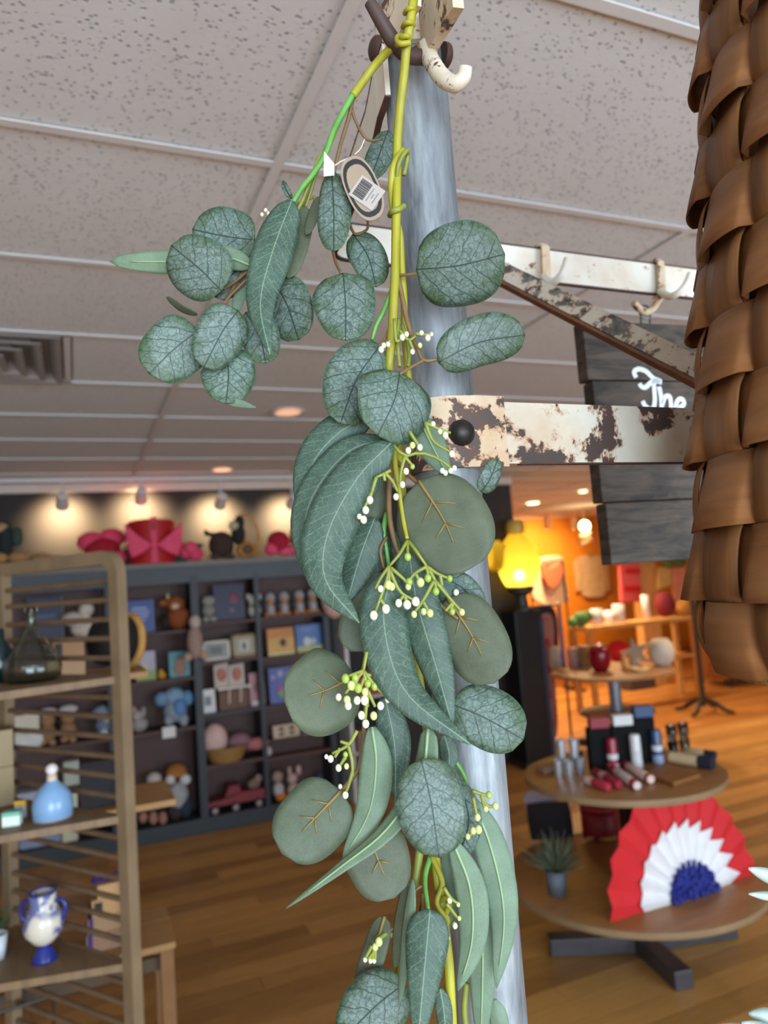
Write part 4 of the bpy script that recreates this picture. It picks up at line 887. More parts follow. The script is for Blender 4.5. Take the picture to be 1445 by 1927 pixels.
# --- middle of the bookcase: left section
book('blue hardback book with pale lettering on the cover, on the top bookcase shelf', 238, 289, 1130, 1.54, (62, 88, 160), [(.2, .75, .72, .78, (170, 180, 215), 'r'), (.15, .85, .6, .66, (170, 180, 215), 'r'), (.25, .8, .48, .54, (170, 180, 215), 'r'), (.2, .7, .37, .42, (170, 180, 215), 'r'), (.42, .56, .2, .28, (180, 190, 220), 'e')])
plush('plush_bull', 'rust orange plush bull with pale horns sitting on the top bookcase shelf', 'plush toy', 1.54, [('body', 336, 1168, 22, 22, (150, 78, 36)), ('body', 330, 1142, 17, 16, (160, 84, 38)), ('ear', 308, 1140, 9, 6, (170, 96, 46)), ('horn', 316, 1128, 3, 7, (220, 196, 150)), ('muzzle', 328, 1146, 8, 6, (226, 196, 160), -14), ('arm', 312, 1176, 10, 12, (50, 34, 26), -4)])
book('pastel landscape picture book leaning on the second bookcase shelf', 255, 292, 1226, 1.176, (186, 176, 196), [(.0, 1, 0, .35, (150, 170, 96), 'r'), (.1, .6, .3, .6, (214, 200, 150), 'e')])
book('teal picture book with a brown bear on the cover', 318, 357, 1226, 1.176, (72, 150, 156), [(.18, .85, .05, .6, (150, 108, 84), 'e'), (.3, .72, .5, .8, (160, 118, 92), 'e')])
plush('toy_duck', 'tiny yellow toy duck between two picture books', 'toy', 1.176, [('body', 305, 1271, 8, 6, (216, 160, 50)), ('head', 303, 1264, 5, 5, (224, 170, 56))])
plush('plush_elephant', 'sky blue and grey plush elephant with spread ears on the third shelf', 'plush toy', .80, [('body', 330, 1345, 22, 22, (150, 164, 176)), ('head', 328, 1318, 20, 16, (140, 172, 200)), ('ear', 305, 1324, 14, 14, (120, 158, 190), 4), ('ear', 354, 1322, 12, 15, (110, 160, 205), 4), ('belly', 336, 1338, 12, 16, (104, 150, 206), -14), ('leg', 318, 1362, 9, 12, (160, 168, 172), -6), ('leg', 345, 1362, 9, 12, (160, 168, 172), -6)])
plush('plush_rabbit', 'pale grey plush rabbit beside the blue elephant', 'plush toy', .80, [('body', 262, 1360, 16, 14, (170, 160, 156)), ('head', 258, 1343, 10, 10, (186, 176, 170)), ('ear', 270, 1336, 4, 10, (176, 166, 162)), ('ear', 252, 1334, 4, 9, (196, 170, 170))])
MB().box(V(onY(318, 1378, FY-.004)), (.095, .004, .08)).build('price_card', M((226, 224, 222), .6, var=.04), label='small white blank price card on the shelf edge under the blue elephant', cat='price card')
plush('plush_tiger', 'orange and white plush tiger with dark trousers on the bookcase plinth', 'plush toy', ZB, [('body', 335, 1500, 20, 26, (176, 176, 176)), ('head', 332, 1458, 20, 18, (176, 112, 50)), ('cheek', 320, 1468, 10, 9, (224, 220, 214), -10), ('cheek', 347, 1468, 11, 10, (220, 222, 226), -10), ('nose', 332, 1466, 4, 4, (40, 30, 28), -20), ('trousers', 348, 1518, 14, 24, (40, 54, 70), -2), ('trousers', 330, 1528, 14, 18, (60, 52, 52))])
plush('rag_doll', 'cream and tan rag doll toy beside the plush tiger', 'plush toy', ZB, [('body', 285, 1500, 20, 26, (130, 96, 70)), ('head', 290, 1466, 14, 12, (200, 190, 180)), ('foot', 268, 1535, 8, 10, (176, 124, 104), -16), ('foot', 287, 1536, 8, 12, (176, 124, 104), -16), ('foot', 305, 1536, 8, 12, (170, 120, 100), -16)])
# --- middle section
plush('plush_lamb', 'curly grey plush lamb beside the dark navy picture book', 'plush toy', 1.578, [('body', 392, 1148, 13, 14, (150, 146, 138)), ('head', 392, 1130, 13, 10, (166, 160, 150)), ('foot', 386, 1165, 7, 5, (176, 170, 166), -6), ('foot', 400, 1164, 7, 5, (176, 170, 166), -6)])
book('dark navy picture book with a red balloon on the cover', 402, 458, 1099, 1.578, (44, 42, 74), [(.5, .85, .42, .75, (130, 60, 84), 'e'), (.5, .66, .18, .36, (120, 108, 120), 'e')], Y=6.03)
plush('plush_puppy', 'white plush puppy with a green scarf on the middle top shelf', 'plush toy', 1.578, [('body', 479, 1152, 13, 14, (198, 196, 186)), ('head', 477, 1132, 11, 11, (206, 204, 194)), ('ear', 467, 1126, 5, 6, (190, 186, 176)), ('ear', 488, 1126, 5, 6, (190, 186, 176)), ('scarf', 480, 1144, 8, 4, (110, 140, 96), -10)])
plush('plush_bunny_doll', 'dusty pink long-bodied bunny doll hanging over the bookcase divider', 'plush toy', 1.30, [('body', 366, 1188, 15, 32, (176, 146, 134)), ('head', 366, 1150, 11, 13, (206, 190, 176)), ('paw', 352, 1216, 8, 8, (200, 166, 140), -2), ('paw', 382, 1212, 8, 8, (200, 166, 140), -2)], FY-.07)
book('white beaded picture frame on the middle second shelf', 381, 433, 1206, 1.275, (150, 146, 140), [(.3, .7, .3, .7, (112, 110, 108), 'r')], Y=5.95, frame=(214, 206, 190), cat='picture frame', name='framed_picture')
book('antique gold picture frame on the middle second shelf', 436, 487, 1193, 1.275, (170, 158, 128), [(.25, .65, .25, .75, (196, 190, 180), 'r'), (.38, .52, .3, .65, (90, 86, 82), 'e')], Y=5.96, frame=(140, 112, 66), cat='picture frame', name='framed_picture')
p = onY(437, 1320, 5.98); X0, X1 = xspan(410, 466, 1310, 5.98); zt_ = zat(437, 1298, 5.98)
MB().mm(X0, X1, 5.94, 6.08, .879, zt_).build('wooden_box', M((104, 58, 30), .5, var=.2), label='plain brown wooden box under the open storybook', cat='box', bevel=.004)
o = root('open_storybook', 'open storybook with pink pages on a small white easel', 'book', ((X0+X1)/2, 5.99, zt_))
for s_, (xa, xb) in ((-1, (404, 432)), (1, (432, 462))):
    a, b = onY(xa, 1290, 5.97), onY(xb, 1290, 5.97); tz = zat(xb, 1247, 5.97)
    MB().prism([(a[0], 5.965, zt_+.03), (b[0], 5.985, zt_+.03), (b[0]+.0, 6.005, tz), (a[0], 5.985, tz-.01)], (0, .012, 0)).build('page', M((210, 190, 178), .7, var=.15), o)
    cc = (a+b)/2; MB().ball((cc[0], 5.968, (zt_+tz)/2+.02), (.035, .006, .05)).build('page_picture', M((206, 128, 112), .7, var=.5, scale=30), o, smooth='all')
MB().mm(X0-.005, X1+.02, 5.93, 5.962, zt_+.012, zt_+.03).build('easel_ledge', M((226, 214, 198), .5), o)
for x in (432, 454):
    q = onY(x, 1300, 5.93); MB().tube([(q[0], 5.935, zt_+.02), (q[0]-.01, 5.925, zt_-.10)], .008).build('easel_leg', M((220, 200, 178), .5), o)
book('small pink picture book beside the wooden box', 469, 497, 1266, .879, (186, 128, 132), [(.2, .8, .0, .14, (220, 212, 206), 'r'), (.25, .75, .4, .7, (150, 90, 96), 'e')])
book('small white square card frame by the bookcase divider', 377, 405, 1298, .879, (222, 220, 218), [(.3, .72, .3, .7, (120, 126, 134), 'r')], Y=5.94, th=.012, cat='card', name='table_card')
o = root('doll_bassinet', 'wicker doll bassinet with a pale pink hood', 'doll bassinet', (onY(425, 1420, 5.99)[0], 5.99, .485)); c = onY(425, 1420, 5.99); s_ = dep(c)/F
MB().lathe((c[0], 5.99, .485), [(.02, 0), (30*s_, .01), (43*s_, 30*s_), (40*s_, 31*s_), (28*s_, .02), (.001, .02)], 22).build('wicker_basket', M((176, 132, 72), .8, var=.4, scale=60, bmp=.5), o, smooth=True)
p = onY(404, 1392, 5.96); MB().ball(p, (24*s_, .10, 30*s_), 18, 12).build('hood', M((222, 186, 178), .75, var=.15), o, smooth='all')
p = onY(450, 1396, 5.99); MB().ball(p, (24*s_, .08, 18*s_), 16, 10).build('quilt', M((150, 112, 120), .85, var=.3, scale=40), o, smooth='all')
plush('knit_hat', 'rose pink knitted baby hat with a pale bobble', 'hat', .485, [('crown', 485, 1418, 23, 12, (190, 112, 116)), ('bobble', 504, 1430, 6, 9, (196, 190, 188), -12)], 5.97)
# toy truck
o = root('toy_truck', 'faded red toy pickup truck on the bookcase plinth', 'toy truck', (onY(440, 1520, 5.98)[0], 5.98, ZB)); c = onY(440, 1500, 5.98); s_ = dep(c)/F; x0 = onY(388, 1500, 5.98)[0]; x1 = onY(497, 1500, 5.98)[0]
MB().prism([(x0, 5.93, ZB+.05), (x1, 5.93, ZB+.05), (x1, 5.93, ZB+.13), (x0+.26, 5.93, ZB+.13), (x0+.25, 5.93, ZB+.12), (x0+.14, 5.93, ZB+.10), (x0, 5.93, ZB+.09)], (0, .13, 0)).build('body', M((130, 34, 46), .5, var=.2), o, bevel=.006)
MB().prism([(x0+.13, 5.94, ZB+.10), (x0+.27, 5.94, ZB+.12), (x0+.255, 5.94, ZB+.19), (x0+.17, 5.94, ZB+.19)], (0, .11, 0)).build('cab', M((126, 34, 44), .5, var=.2), o, bevel=.008)
for x in (x0+.05, x0+.21, x1-.06):
    w_ = MB().lathe((x, 5.925, ZB+.034), [(.001, -.004), (.033, 0), (.033, .03), (.001, .03)], 18, ax=((1, 0, 0), (0, 0, 1), (0, -1, 0))).build('wheel', M((44, 36, 38), .6), o, smooth=True)
    MB().lathe((x, 5.893, ZB+.034), [(.001, .003), (.018, .002), (.02, 0)], 14, ax=((1, 0, 0), (0, 0, 1), (0, -1, 0))).build('hubcap', M((170, 150, 150), .4), w_, smooth=True)
plush('plush_mouse', 'small grey plush mouse riding in the toy truck', 'plush toy', ZB+.12, [('body', 478, 1478, 13, 10, (140, 116, 104)), ('head', 486, 1468, 8, 8, (160, 136, 124))], 6.0)
# --- right section
for k, (x, zz) in enumerate(((508, 0), (534, 1), (563, 0), (588, 2))):
    plush('plush_penguin', ('grey plush penguin with orange beak, first in the row beside the white puppy', 'grey plush penguin with orange beak, second in the row from the white puppy', 'grey plush penguin with orange beak, third in the row from the white puppy', 'grey plush penguin with orange beak, last in the row from the white puppy')[k], 'plush toy', 1.579, [('body', x, 1142, 11, 16, (120, 118, 120)), ('head', x, 1124, 10, 11, (166, 164, 166)), ('belly', x, 1146, 7, 11, (176, 170, 172), -7), ('beak', x-2, 1131, 5, 5, (220, 138, 50), -10), ('foot', x-6, 1155, 6, 4, (206, 126, 50), -6), ('foot', x+7, 1154, 6, 4, (206, 126, 50), -6)], 5.98, 'plush penguins on the top right shelf')
book('yellow and orange picture book with a dark animal on the cover', 503, 553, 1182, 1.258, (214, 160, 70), [(.0, 1, .65, 1, (206, 130, 52), 'r'), (.45, .7, .3, .6, (70, 50, 36), 'e'), (0, 1, 0, .08, (226, 214, 150), 'r')])
book('sky blue picture book with white animals on the cover', 557, 607, 1175, 1.258, (74, 110, 172), [(.0, 1, 0, .22, (180, 176, 110), 'r'), (.25, .55, .2, .55, (206, 206, 200), 'e'), (.5, .75, .25, .5, (190, 190, 186), 'e'), (.2, .6, .78, .86, (140, 130, 180), 'r')])
book('purple and blue picture book with pale moons on the cover', 506, 553, 1256, .873, (74, 84, 160), [(.35, .6, .72, .92, (170, 170, 200), 'e'), (.08, .28, .65, .82, (150, 150, 200), 'e'), (.68, .88, .68, .85, (150, 150, 200), 'e'), (.3, .9, .12, .38, (120, 150, 120), 'e'), (.3, .6, .3, .5, (160, 90, 130), 'e')])
book('cream wooden game tray with four dark holes', 514, 564, 1363, .47+.11, (206, 176, 142), [(.2, .42, .55, .8, (50, 50, 46), 'e'), (.6, .82, .55, .8, (50, 50, 46), 'e'), (.2, .42, .18, .42, (50, 50, 46), 'e'), (.6, .82, .18, .42, (50, 50, 46), 'e')], Y=6.06, cat='game', name='game_tray')
MB().mm(1.40, 1.88, 6.04, 6.12, .47, .58).build('display_riser', M((70, 46, 42), .6), label='dark wooden riser block under the cream game tray', cat='riser')
book('whitewashed wooden word plaque beside the cream game tray', 570, 622, 1377, .58, (186, 176, 170), [(.15, .85, .42, .58, (150, 136, 130), 'r')], Y=6.06, cat='plaque', name='wooden_plaque')
plush('plush_fox', 'white and orange plush fox sitting on the plinth beside a pink bunny', 'plush toy', ZB, [('body', 524, 1488, 11, 14, (190, 186, 186)), ('head', 522, 1464, 11, 11, (176, 150, 130)), ('skirt', 528, 1500, 11, 8, (216, 120, 40), -5)], 5.98)
plush('plush_bunny', 'small pale pink plush bunny with tall ears beside the plush fox', 'plush toy', ZB, [('body', 552, 1490, 12, 14, (196, 160, 150)), ('head', 550, 1468, 10, 10, (206, 174, 164)), ('ear', 562, 1452, 5, 10, (206, 172, 160)), ('ear', 545, 1454, 4, 9, (200, 168, 156))], 5.99)
plush('plush_bear', 'tiny navy plush bear in the end corner of the plinth', 'plush toy', ZB, [('body', 602, 1490, 10, 13, (48, 56, 82)), ('head', 602, 1474, 8, 8, (56, 64, 92))], 6.0)
# --- far left section of the bookcase, seen through the ladder shelf
book('dark navy boxed book seen through the ladder rungs', 50, 118, 1124, 1.54, (34, 42, 74), [(.2, .8, .5, .6, (70, 84, 120), 'r')], Y=6.03)
plush('plush_goose', 'cream plush goose with outstretched wing behind the ladder shelf', 'plush toy', 1.54, [('body', 160, 1168, 26, 18, (220, 206, 192)), ('head', 162, 1132, 14, 13, (226, 214, 202)), ('wing', 136, 1150, 20, 14, (206, 190, 178)), ('neck', 160, 1148, 10, 12, (222, 208, 196))], 5.98)
plush('plush_pig', 'dusty pink plush pig lying behind the glass bottles', 'plush toy', 1.54-.364, [('body', 24, 1182, 22, 18, (150, 112, 102)), ('snout', 26, 1192, 10, 7, (206, 156, 140), -18), ('ear', 14, 1165, 8, 6, (130, 96, 90))], 5.98)
for k, (x0, x1) in enumerate(((70, 108), (110, 146))):
    p = onY((x0+x1)/2, 1340, 5.98); s_ = dep(p)/F; zs = .80
    plush('rag_bear', ('tan plush bear wearing a white hat, nearer the cream box', 'tan plush bear wearing a white hat, nearer the blue mouse')[k], 'plush toy', zs, [('body', (x0+x1)/2, 1350, 15, 18, (160, 118, 84)), ('head', (x0+x1)/2, 1326, 13, 12, (170, 128, 90)), ('hat', (x0+x1)/2, 1310, 17, 8, (214, 206, 208), -2), ('foot', x0+10, 1366, 7, 5, (180, 136, 100), -8), ('foot', x1-10, 1366, 7, 5, (180, 136, 100), -8)], 5.98)
p0, p1 = onY(16, 1345, 5.98), onY(74, 1345, 5.98)
MB().mm(p0[0], p1[0], 5.94, 6.08, .80+.11, .80+.24).build('storage_box', M((220, 210, 190), .7, var=.06), label='cream lidded box stacked on a white blanket', cat='box', bevel=.008)
MB().mm(p0[0]+.01, p1[0]+.03, 5.93, 6.09, .80, .80+.11).build('folded_blanket', M((226, 224, 222), .9, var=.15, scale=20, bmp=.4), label='folded white blanket under the cream box', cat='blanket', bevel=.03)
plush('plush_mouse', 'powder blue plush mouse with a white bib behind the ladder rungs', 'plush toy', .80, [('body', 198, 1362, 18, 18, (120, 136, 156)), ('head', 192, 1338, 18, 14, (140, 154, 172)), ('belly', 205, 1345, 12, 12, (196, 186, 166), -10), ('bib', 195, 1375, 8, 9, (200, 208, 216), -16)], 5.98)
for k, (x0, x1, y0, zs, hh, col, lab) in enumerate(((30, 143, 1392, .30, .20, (176, 184, 204), 'pale lilac boxed quilt lying on the blue grey quilt'), (112, 142, 1430, .112, .19, (206, 198, 168), 'small cream carton beside the lilac quilts'), (118, 156, 1462, .50, .17, (190, 196, 184), 'pale sage gift carton above the small cream carton'))):
    a, b = onY(x0, 1420, 5.97), onY(x1, 1420, 5.97); MB().mm(a[0], b[0], 5.93, 6.1, zs if k == 0 else zs, zs+hh).build('storage_box', M(col, .7, var=.12), label=lab, cat='box', bevel=.01)
MB().mm(onY(30, 1440, 5.97)[0], onY(112, 1440, 5.97)[0], 5.92, 6.12, .112, .30).build('folded_quilt', M((150, 160, 186), .9, var=.3, scale=14, bmp=.4), label='folded blue grey quilt on the bookcase plinth behind the ladder', cat='quilt', bevel=.03)
# pale display beyond the right end of the bookcase
p = onZ(648, 1400, 0); p = V((2.28, 6.02, 0))
o = root('display_stand', 'white display stand with small shelves beside the bookcase', 'display stand', tuple(p))
for z in (.4, .85, 1.28): MB().mm(p[0]-.2, p[0]+.22, p[1]-.14, p[1]+.14, z-.02, z).build('shelf', M((206, 196, 190), .5), o)
for sx in (-1, 1): MB().mm(p[0]+sx*.2-.015, p[0]+sx*.2+.015, p[1]-.14, p[1]+.16, 0, 1.8).build('side_panel', M((214, 206, 200), .5), o)
plush('plush_snowman', 'white plush snowman on the white display stand', 'plush toy', 1.28, [('body', 652, 1195, 18, 20, (224, 220, 218)), ('head', 650, 1165, 13, 13, (232, 230, 230)), ('scarf', 650, 1178, 12, 4, (140, 190, 220), -6)], p[1])
plush('pink_baby_dress', 'pale pink baby dress hanging beside the bookcase', 'baby clothes', 1.52, [('skirt', 628, 1135, 24, 36, (222, 176, 166)), ('bodice', 626, 1095, 14, 18, (226, 184, 174))], 5.86)
for k, (z, col, lab) in enumerate(((.85, (176, 60, 70), 'red and white boxed toy on the white display stand'), (.40, (150, 120, 110), 'brown boxed toy on the low shelf of the display stand'))):
    MB().mm(p[0]-.14, p[0]+.1, p[1]-.1, p[1]+.1, z, z+.16).build('toy_box', M(col, .6, var=.3), label=lab, cat='box', bevel=.006)

# ================================================================== LADDER SHELF ON THE LEFT
M_LAD = M((134, 112, 84), .6, var=.3, scale=9, stretch=(1, 1, 1), bmp=.15); M_RUNG = M((120, 94, 70), .6, var=.3, scale=14)
Pr = at(228, 1290, 1.9)*V((1, 1, 0)); fd = V((-.576, .817, 0)); fd = unit(fd); Pl = Pr+fd*.52
ls = root('ladder_shelf', 'tall rustic wooden shelf with ladder-like rung sides and curved top rail', 'shelf unit', tuple((Pr+Pl)/2-V((.2, 0, 0))))
zt_ = at(215, 1046, 1.9)[2]
top = [Pr+V((0, 0, zt_-.06))]+[Pr+fd*.045*(1-math.cos(a))+V((0, 0, zt_-.045+.045*math.sin(a))) for a in np.linspace(0.1, math.pi/2, 6)]+[Pr+fd*.3+V((0, 0, zt_)), Pr+fd*.57+V((0, 0, zt_))]
MB().ribbon([Pr+V((0, 0, 0)), Pr+V((0, 0, 1))]+top, np.cross(fd, (0, 0, 1)), .030, .036).build('side_frame', M_LAD, ls, smooth=True)
MB().box(Pl+V((0, 0, zt_/2)), (.034, .03, zt_), ax=(fd, np.cross((0, 0, 1), fd), (0, 0, 1))).build('post', M_LAD, ls)
Pl2 = Pl+V((-.30, -.32, 0)); 
for q in (Pl+V((-.38, -.02, 0)),): MB().box(q+V((0, 0, zt_/2)), (.034, .03, zt_), ax=(fd, np.cross((0, 0, 1), fd), (0, 0, 1))).build('post', M_LAD, ls)
zz = zt_-.062
while zz > .12:
    MB().tube([Pr+V((0, 0, zz)), Pl+V((0, 0, zz+lrnd.uniform(-.003, .003)))], .0075, 8).build('rung', M_RUNG, ls, smooth=True); zz -= .0505
SH = []
for (xr_, yr_, yl_) in ((225, 1272, 1303), (240, 1527, 1573), (252, 1788, 1852)):
    z = at(xr_, yr_, 1.9)[2]; fr = onZ(0, yl_, z); dl = unit(fr-(Pr+V((0, 0, z)))); A_ = Pr+V((0, 0, z-.018)); B_ = A_+dl*.55; C_ = Pl+V((-.40, .0, z-.018)); D_ = Pl+V((0, 0, z-.018))
    MB().prism([A_, B_, C_, D_], (0, 0, .018)).build('shelf', M((132, 106, 76), .6, var=.3, scale=8, stretch=(6, 1, 1)), ls); SH.append(z)
def onshelf(x, y, k): return onZ(x, y, SH[k])
def lathe_item(name, label, cat, base, prof, mat, n=28, sm=True, part=None, parent=None):
    """prof in pixels: (radius, height above the base)"""
    s_ = dep(base)/F; mb = MB().lathe(base, [(max(.0002, r*s_), h*s_) for r, h in prof], n)
    if parent is not None: return mb.build(part, mat, parent, smooth='all')
    return mb.build(name, mat, label=label, cat=cat, smooth='all', loc=tuple(base))
def glass(col=(225, 235, 230), rough=.03):
    key = ('glass', col, rough)
    if key in MATS: return MATS[key]
    m, t, b = nt('clear_glass'); c = lin(col); n = noise(t, coords(t), 8, 2)
    t.links.new(mixc(t, mrange(t, n, .3, .7), c, tuple(x*.92 for x in c)), b.inputs['Base Color'])
    b.inputs['Transmission Weight'].default_value = 1; b.inputs['Roughness'].default_value = rough; b.inputs['IOR'].default_value = 1.45; MATS[key] = m; return m
b0 = onshelf(62, 1282, 0)
lathe_item('glass_demijohn', 'clear conical glass bottle with narrow neck on the top ladder shelf', 'bottle', b0, [(0, 0), (42, 0), (50, 8), (52, 26), (46, 44), (30, 68), (14, 92), (8, 104), (8, 128), (11, 132), (11, 138), (7, 138), (6, 104), (12, 91), (28, 67), (44, 43), (49, 26), (47, 9), (40, 3), (0, 3)], glass((216, 226, 220)))
b0 = onshelf(2, 1284, 0); lathe_item('green_bottle', 'dark green glass bottle at the outer edge of the top ladder shelf', 'bottle', b0, [(0, 0), (20, 0), (22, 30), (20, 60), (8, 80), (7, 100), (0, 101)], M((18, 44, 46), .15, var=.3))
b0 = onshelf(100, 1540, 1); o = root('blue_bottle', 'pale blue glazed bottle with a white ball stopper', 'bottle', tuple(b0))
lathe_item('', '', '', b0, [(0, 0), (33, 0), (35, 4), (36, 26), (33, 42), (24, 56), (15, 64), (11, 68), (10, 70), (0, 70)], M((132, 172, 214), .18, var=.15, scale=10), part='body', parent=o)
lathe_item('', '', '', b0+V((0, 0, 68*dep(b0)/F)), [(10, 0), (9, 4), (9, 12), (0, 12)], M((214, 196, 170), .4), part='neck', parent=o)
lathe_item('', '', '', b0+V((0, 0, 0)), [(33.5, 0), (35.3, 2.5), (35.3, 4)], M((170, 148, 132), .6), part='unglazed_foot', parent=o)
s_ = dep(b0)/F; MB().ball(b0+V((0, 0, 90*s_)), (11*s_, 11*s_, 11*s_)).build('ball_stopper', M((228, 218, 218), .35, var=.05), o, smooth='all')
def shelf_box(x0, x1, y0, y1, k, cols, label, name='small_box', cat='box', dpt=1.0):
    a, b = onshelf(x0, y1, k), onshelf(x1, y1-(x1-x0)*.13, k); s_ = dep((a+b)/2)/F; h = (y1-y0)*s_; d = unit(b-a); nrm = V((-d[1], d[0], 0)); w_ = np.linalg.norm(b-a)
    o = root(name, label, cat, tuple((a+b)/2)); c = (a+b)/2+nrm*w_*dpt/2
    MB().box(c+V((0, 0, h*.36+.001)), (w_, w_*dpt, h*.70), ax=(d, nrm, (0, 0, 1))).build('box', M(cols[0], .5, var=.1), o, bevel=.002)
    MB().box(c+V((0, 0, h*.86)), (w_*1.02, w_*dpt*1.02, h*.28), ax=(d, nrm, (0, 0, 1))).build('lid', M(cols[1], .5, var=.1), o, bevel=.002); return o
shelf_box(3, 37, 1532, 1560, 1, ((226, 238, 226), (116, 186, 164)), 'tiny white box with a mint green lid beside the blue bottle', dpt=.7)
shelf_box(27, 49, 1510, 1543, 1, ((190, 190, 194), (222, 178, 52)), 'tiny grey box with a yellow lid behind the mint box', dpt=.6)
for k, (z0, h_) in enumerate(((0, .105), (.106, .10))):
    a = onshelf(-60, 1533, 1); b = onshelf(28, 1516, 1); d = unit(b-a); nrm = V((-d[1], d[0], 0)); w_ = np.linalg.norm(b-a)
    MB().box((a+b)/2+nrm*.06+V((0, 0, z0+h_/2+.001)), (w_, .1, h_), ax=(d, nrm, (0, 0, 1))).build('kraft_box', M((160, 140, 106), .7, var=.1), label=('beige kraft box standing on the middle ladder shelf', 'beige kraft box stacked on top of another kraft box')[k], cat='box', bevel=.002)
# blue and white urn
b0 = onshelf(84, 1806, 2); o = root('ceramic_urn', 'cream ceramic urn with blue painted flowers and two blue handles', 'urn', tuple(b0)); s_ = dep(b0)/F
def mat_urn():
    m, t, b = nt('painted_ceramic'); v = coords(t, 'Object'); n = noise(t, v, 30, 3, .6, .8); n2 = noise(t, v, 14, 1)
    f = math_(t, 'MULTIPLY', mrange(t, n, .44, .52), mrange(t, n2, .42, .5)); c = mixc(t, math_(t, 'MULTIPLY', f, .85), lin((214, 206, 190)), lin((52, 76, 150)))
    t.links.new(c, b.inputs['Base Color']); b.inputs['Roughness'].default_value = .15; return m
MU = mat_urn(); M_BLUE = M((38, 52, 140), .15, var=.3)
lathe_item('', '', '', b0, [(0, 0), (23, 0), (22, 5), (13, 20), (9, 28), (0, 28)], M_BLUE, part='foot', parent=o)
lathe_item('', '', '', b0, [(8, 27), (20, 34), (33, 50), (36, 66), (32, 82), (25, 96), (23, 110), (24, 122), (21, 122), (20, 108), (28, 80), (0, 60)], MU, part='body', parent=o)
ringz = b0[2]+123*s_
MB().tube([(b0[0]+23*s_*math.cos(a), b0[1]+23*s_*math.sin(a), ringz) for a in np.linspace(0, 2*math.pi, 30, endpoint=False)], 2.4*s_, 8, closed=True).build('rim', M_BLUE, o, smooth='all')
for sx in (-1, 1):
    MB().tube(spline([b0+right_h*sx*r_*s_+V((0, 0, h_*s_)) for r_, h_ in ((23, 104), (34, 108), (42, 96), (40, 80), (34, 70))], 14), 3.6*s_, 8).build('handle', M_BLUE, o, smooth='all')
b0 = onshelf(-6, 1804, 2); o = root('potted_plant', 'small green leafy plant in a white pot at the edge of the lower ladder shelf', 'potted plant', tuple(b0)); s_ = dep(b0)/F
lathe_item('', '', '', b0, [(0, 0), (14, 0), (20, 44), (17, 44), (16, 40), (0, 40)], M((214, 222, 228), .3), part='pot', parent=o)
prnd = random.Random(4)
for k in range(22):
    a = prnd.uniform(0, 6.28); r_ = prnd.uniform(4, 24)*s_; c = b0+V((r_*math.cos(a), r_*math.sin(a), prnd.uniform(44, 96)*s_)); ax = unit((math.cos(a), math.sin(a), .6)); bx = unit(np.cross(ax, (0, 0, 1)))
    MB().ball(c, (9*s_, 5*s_, 1.2*s_), 8, 6, ax=(ax, bx, np.cross(ax, bx))).build('leaf', M((46, 96, 56), .5, var=.4), o, smooth='all')
# wire rack on the lowest level
o = root('wire_tray', 'dark wire tray hanging below the lowest visible ladder shelf', 'wire tray', tuple(onZ(40, 1910, SH[2]-.36)))
a, b, c_ = onZ(-40, 1918, SH[2]-.20), onZ(100, 1874, SH[2]-.20), onZ(100, 1927, SH[2]-.36)
zt3 = a[2]; MB().tube([a, b, b+fd*.1, a+fd*.1], .005, closed=True).build('rim', M((70, 66, 60), .5, .6), o); MB().tube([b, b-V((0, 0, .1))], .004).build('upright', M((70, 66, 60), .5, .6), o)
MB().tube([a-V((0, 0, .1)), b-V((0, 0, .1)), b+fd*.1-V((0, 0, .1)), a+fd*.1-V((0, 0, .1))], .004, closed=True).build('base_wire', M((70, 66, 60), .5, .6), o)

# ================================================================== THREE-TIER PLANK STAND BEHIND THE LADDER SHELF
M_BOARD = M((176, 134, 84), .6, var=.25, scale=7, stretch=(1, 6, 1), bmp=.1)
cr = [(282, 1266), (335, 1511), (330, 1772)]; zs3 = [at(x, y, 2.32)[2] for x, y in cr]; xr3 = at(330, 1772, 2.32)
st3 = root('plank_stand', 'three-tier light wooden plank stand behind the ladder shelf', 'display stand', (xr3[0]-.35, xr3[1]+.15, 0))
for k, z in enumerate(zs3):
    q = at(*cr[k], 2.32)
    for j in range(3): MB().mm(q[0]-.72, q[0], xr3[1]+j*.095, xr3[1]+j*.095+.093, z-.02, z).build('board', M_BOARD, st3, bevel=.002)
for (lx, dy) in ((onY(244, 1500, xr3[1]+.03)[0], .03), (onY(244, 1500, xr3[1]+.26)[0], .26), (xr3[0]-.69, .03), (xr3[0]-.69, .26)): MB().mm(lx-.016, lx+.016, xr3[1]+dy-.015, xr3[1]+dy+.015, 0, zs3[0]-.02).build('leg', M((138, 96, 54), .6, var=.25), st3)
for dy in (.05, .24): MB().mm(xr3[0]-.66, xr3[0]-.04, xr3[1]+dy-.008, xr3[1]+dy+.008, zs3[2]-.09, zs3[2]-.05).build('stretcher', M((84, 66, 46), .6), st3)
for dy in (.03, .26): MB().mm(xr3[0]-.045, xr3[0]-.005, xr3[1]+dy-.015, xr3[1]+dy+.015, 0, zs3[2]-.02).build('leg', M((138, 96, 54), .6, var=.25), st3)
YS = xr3[1]+.12
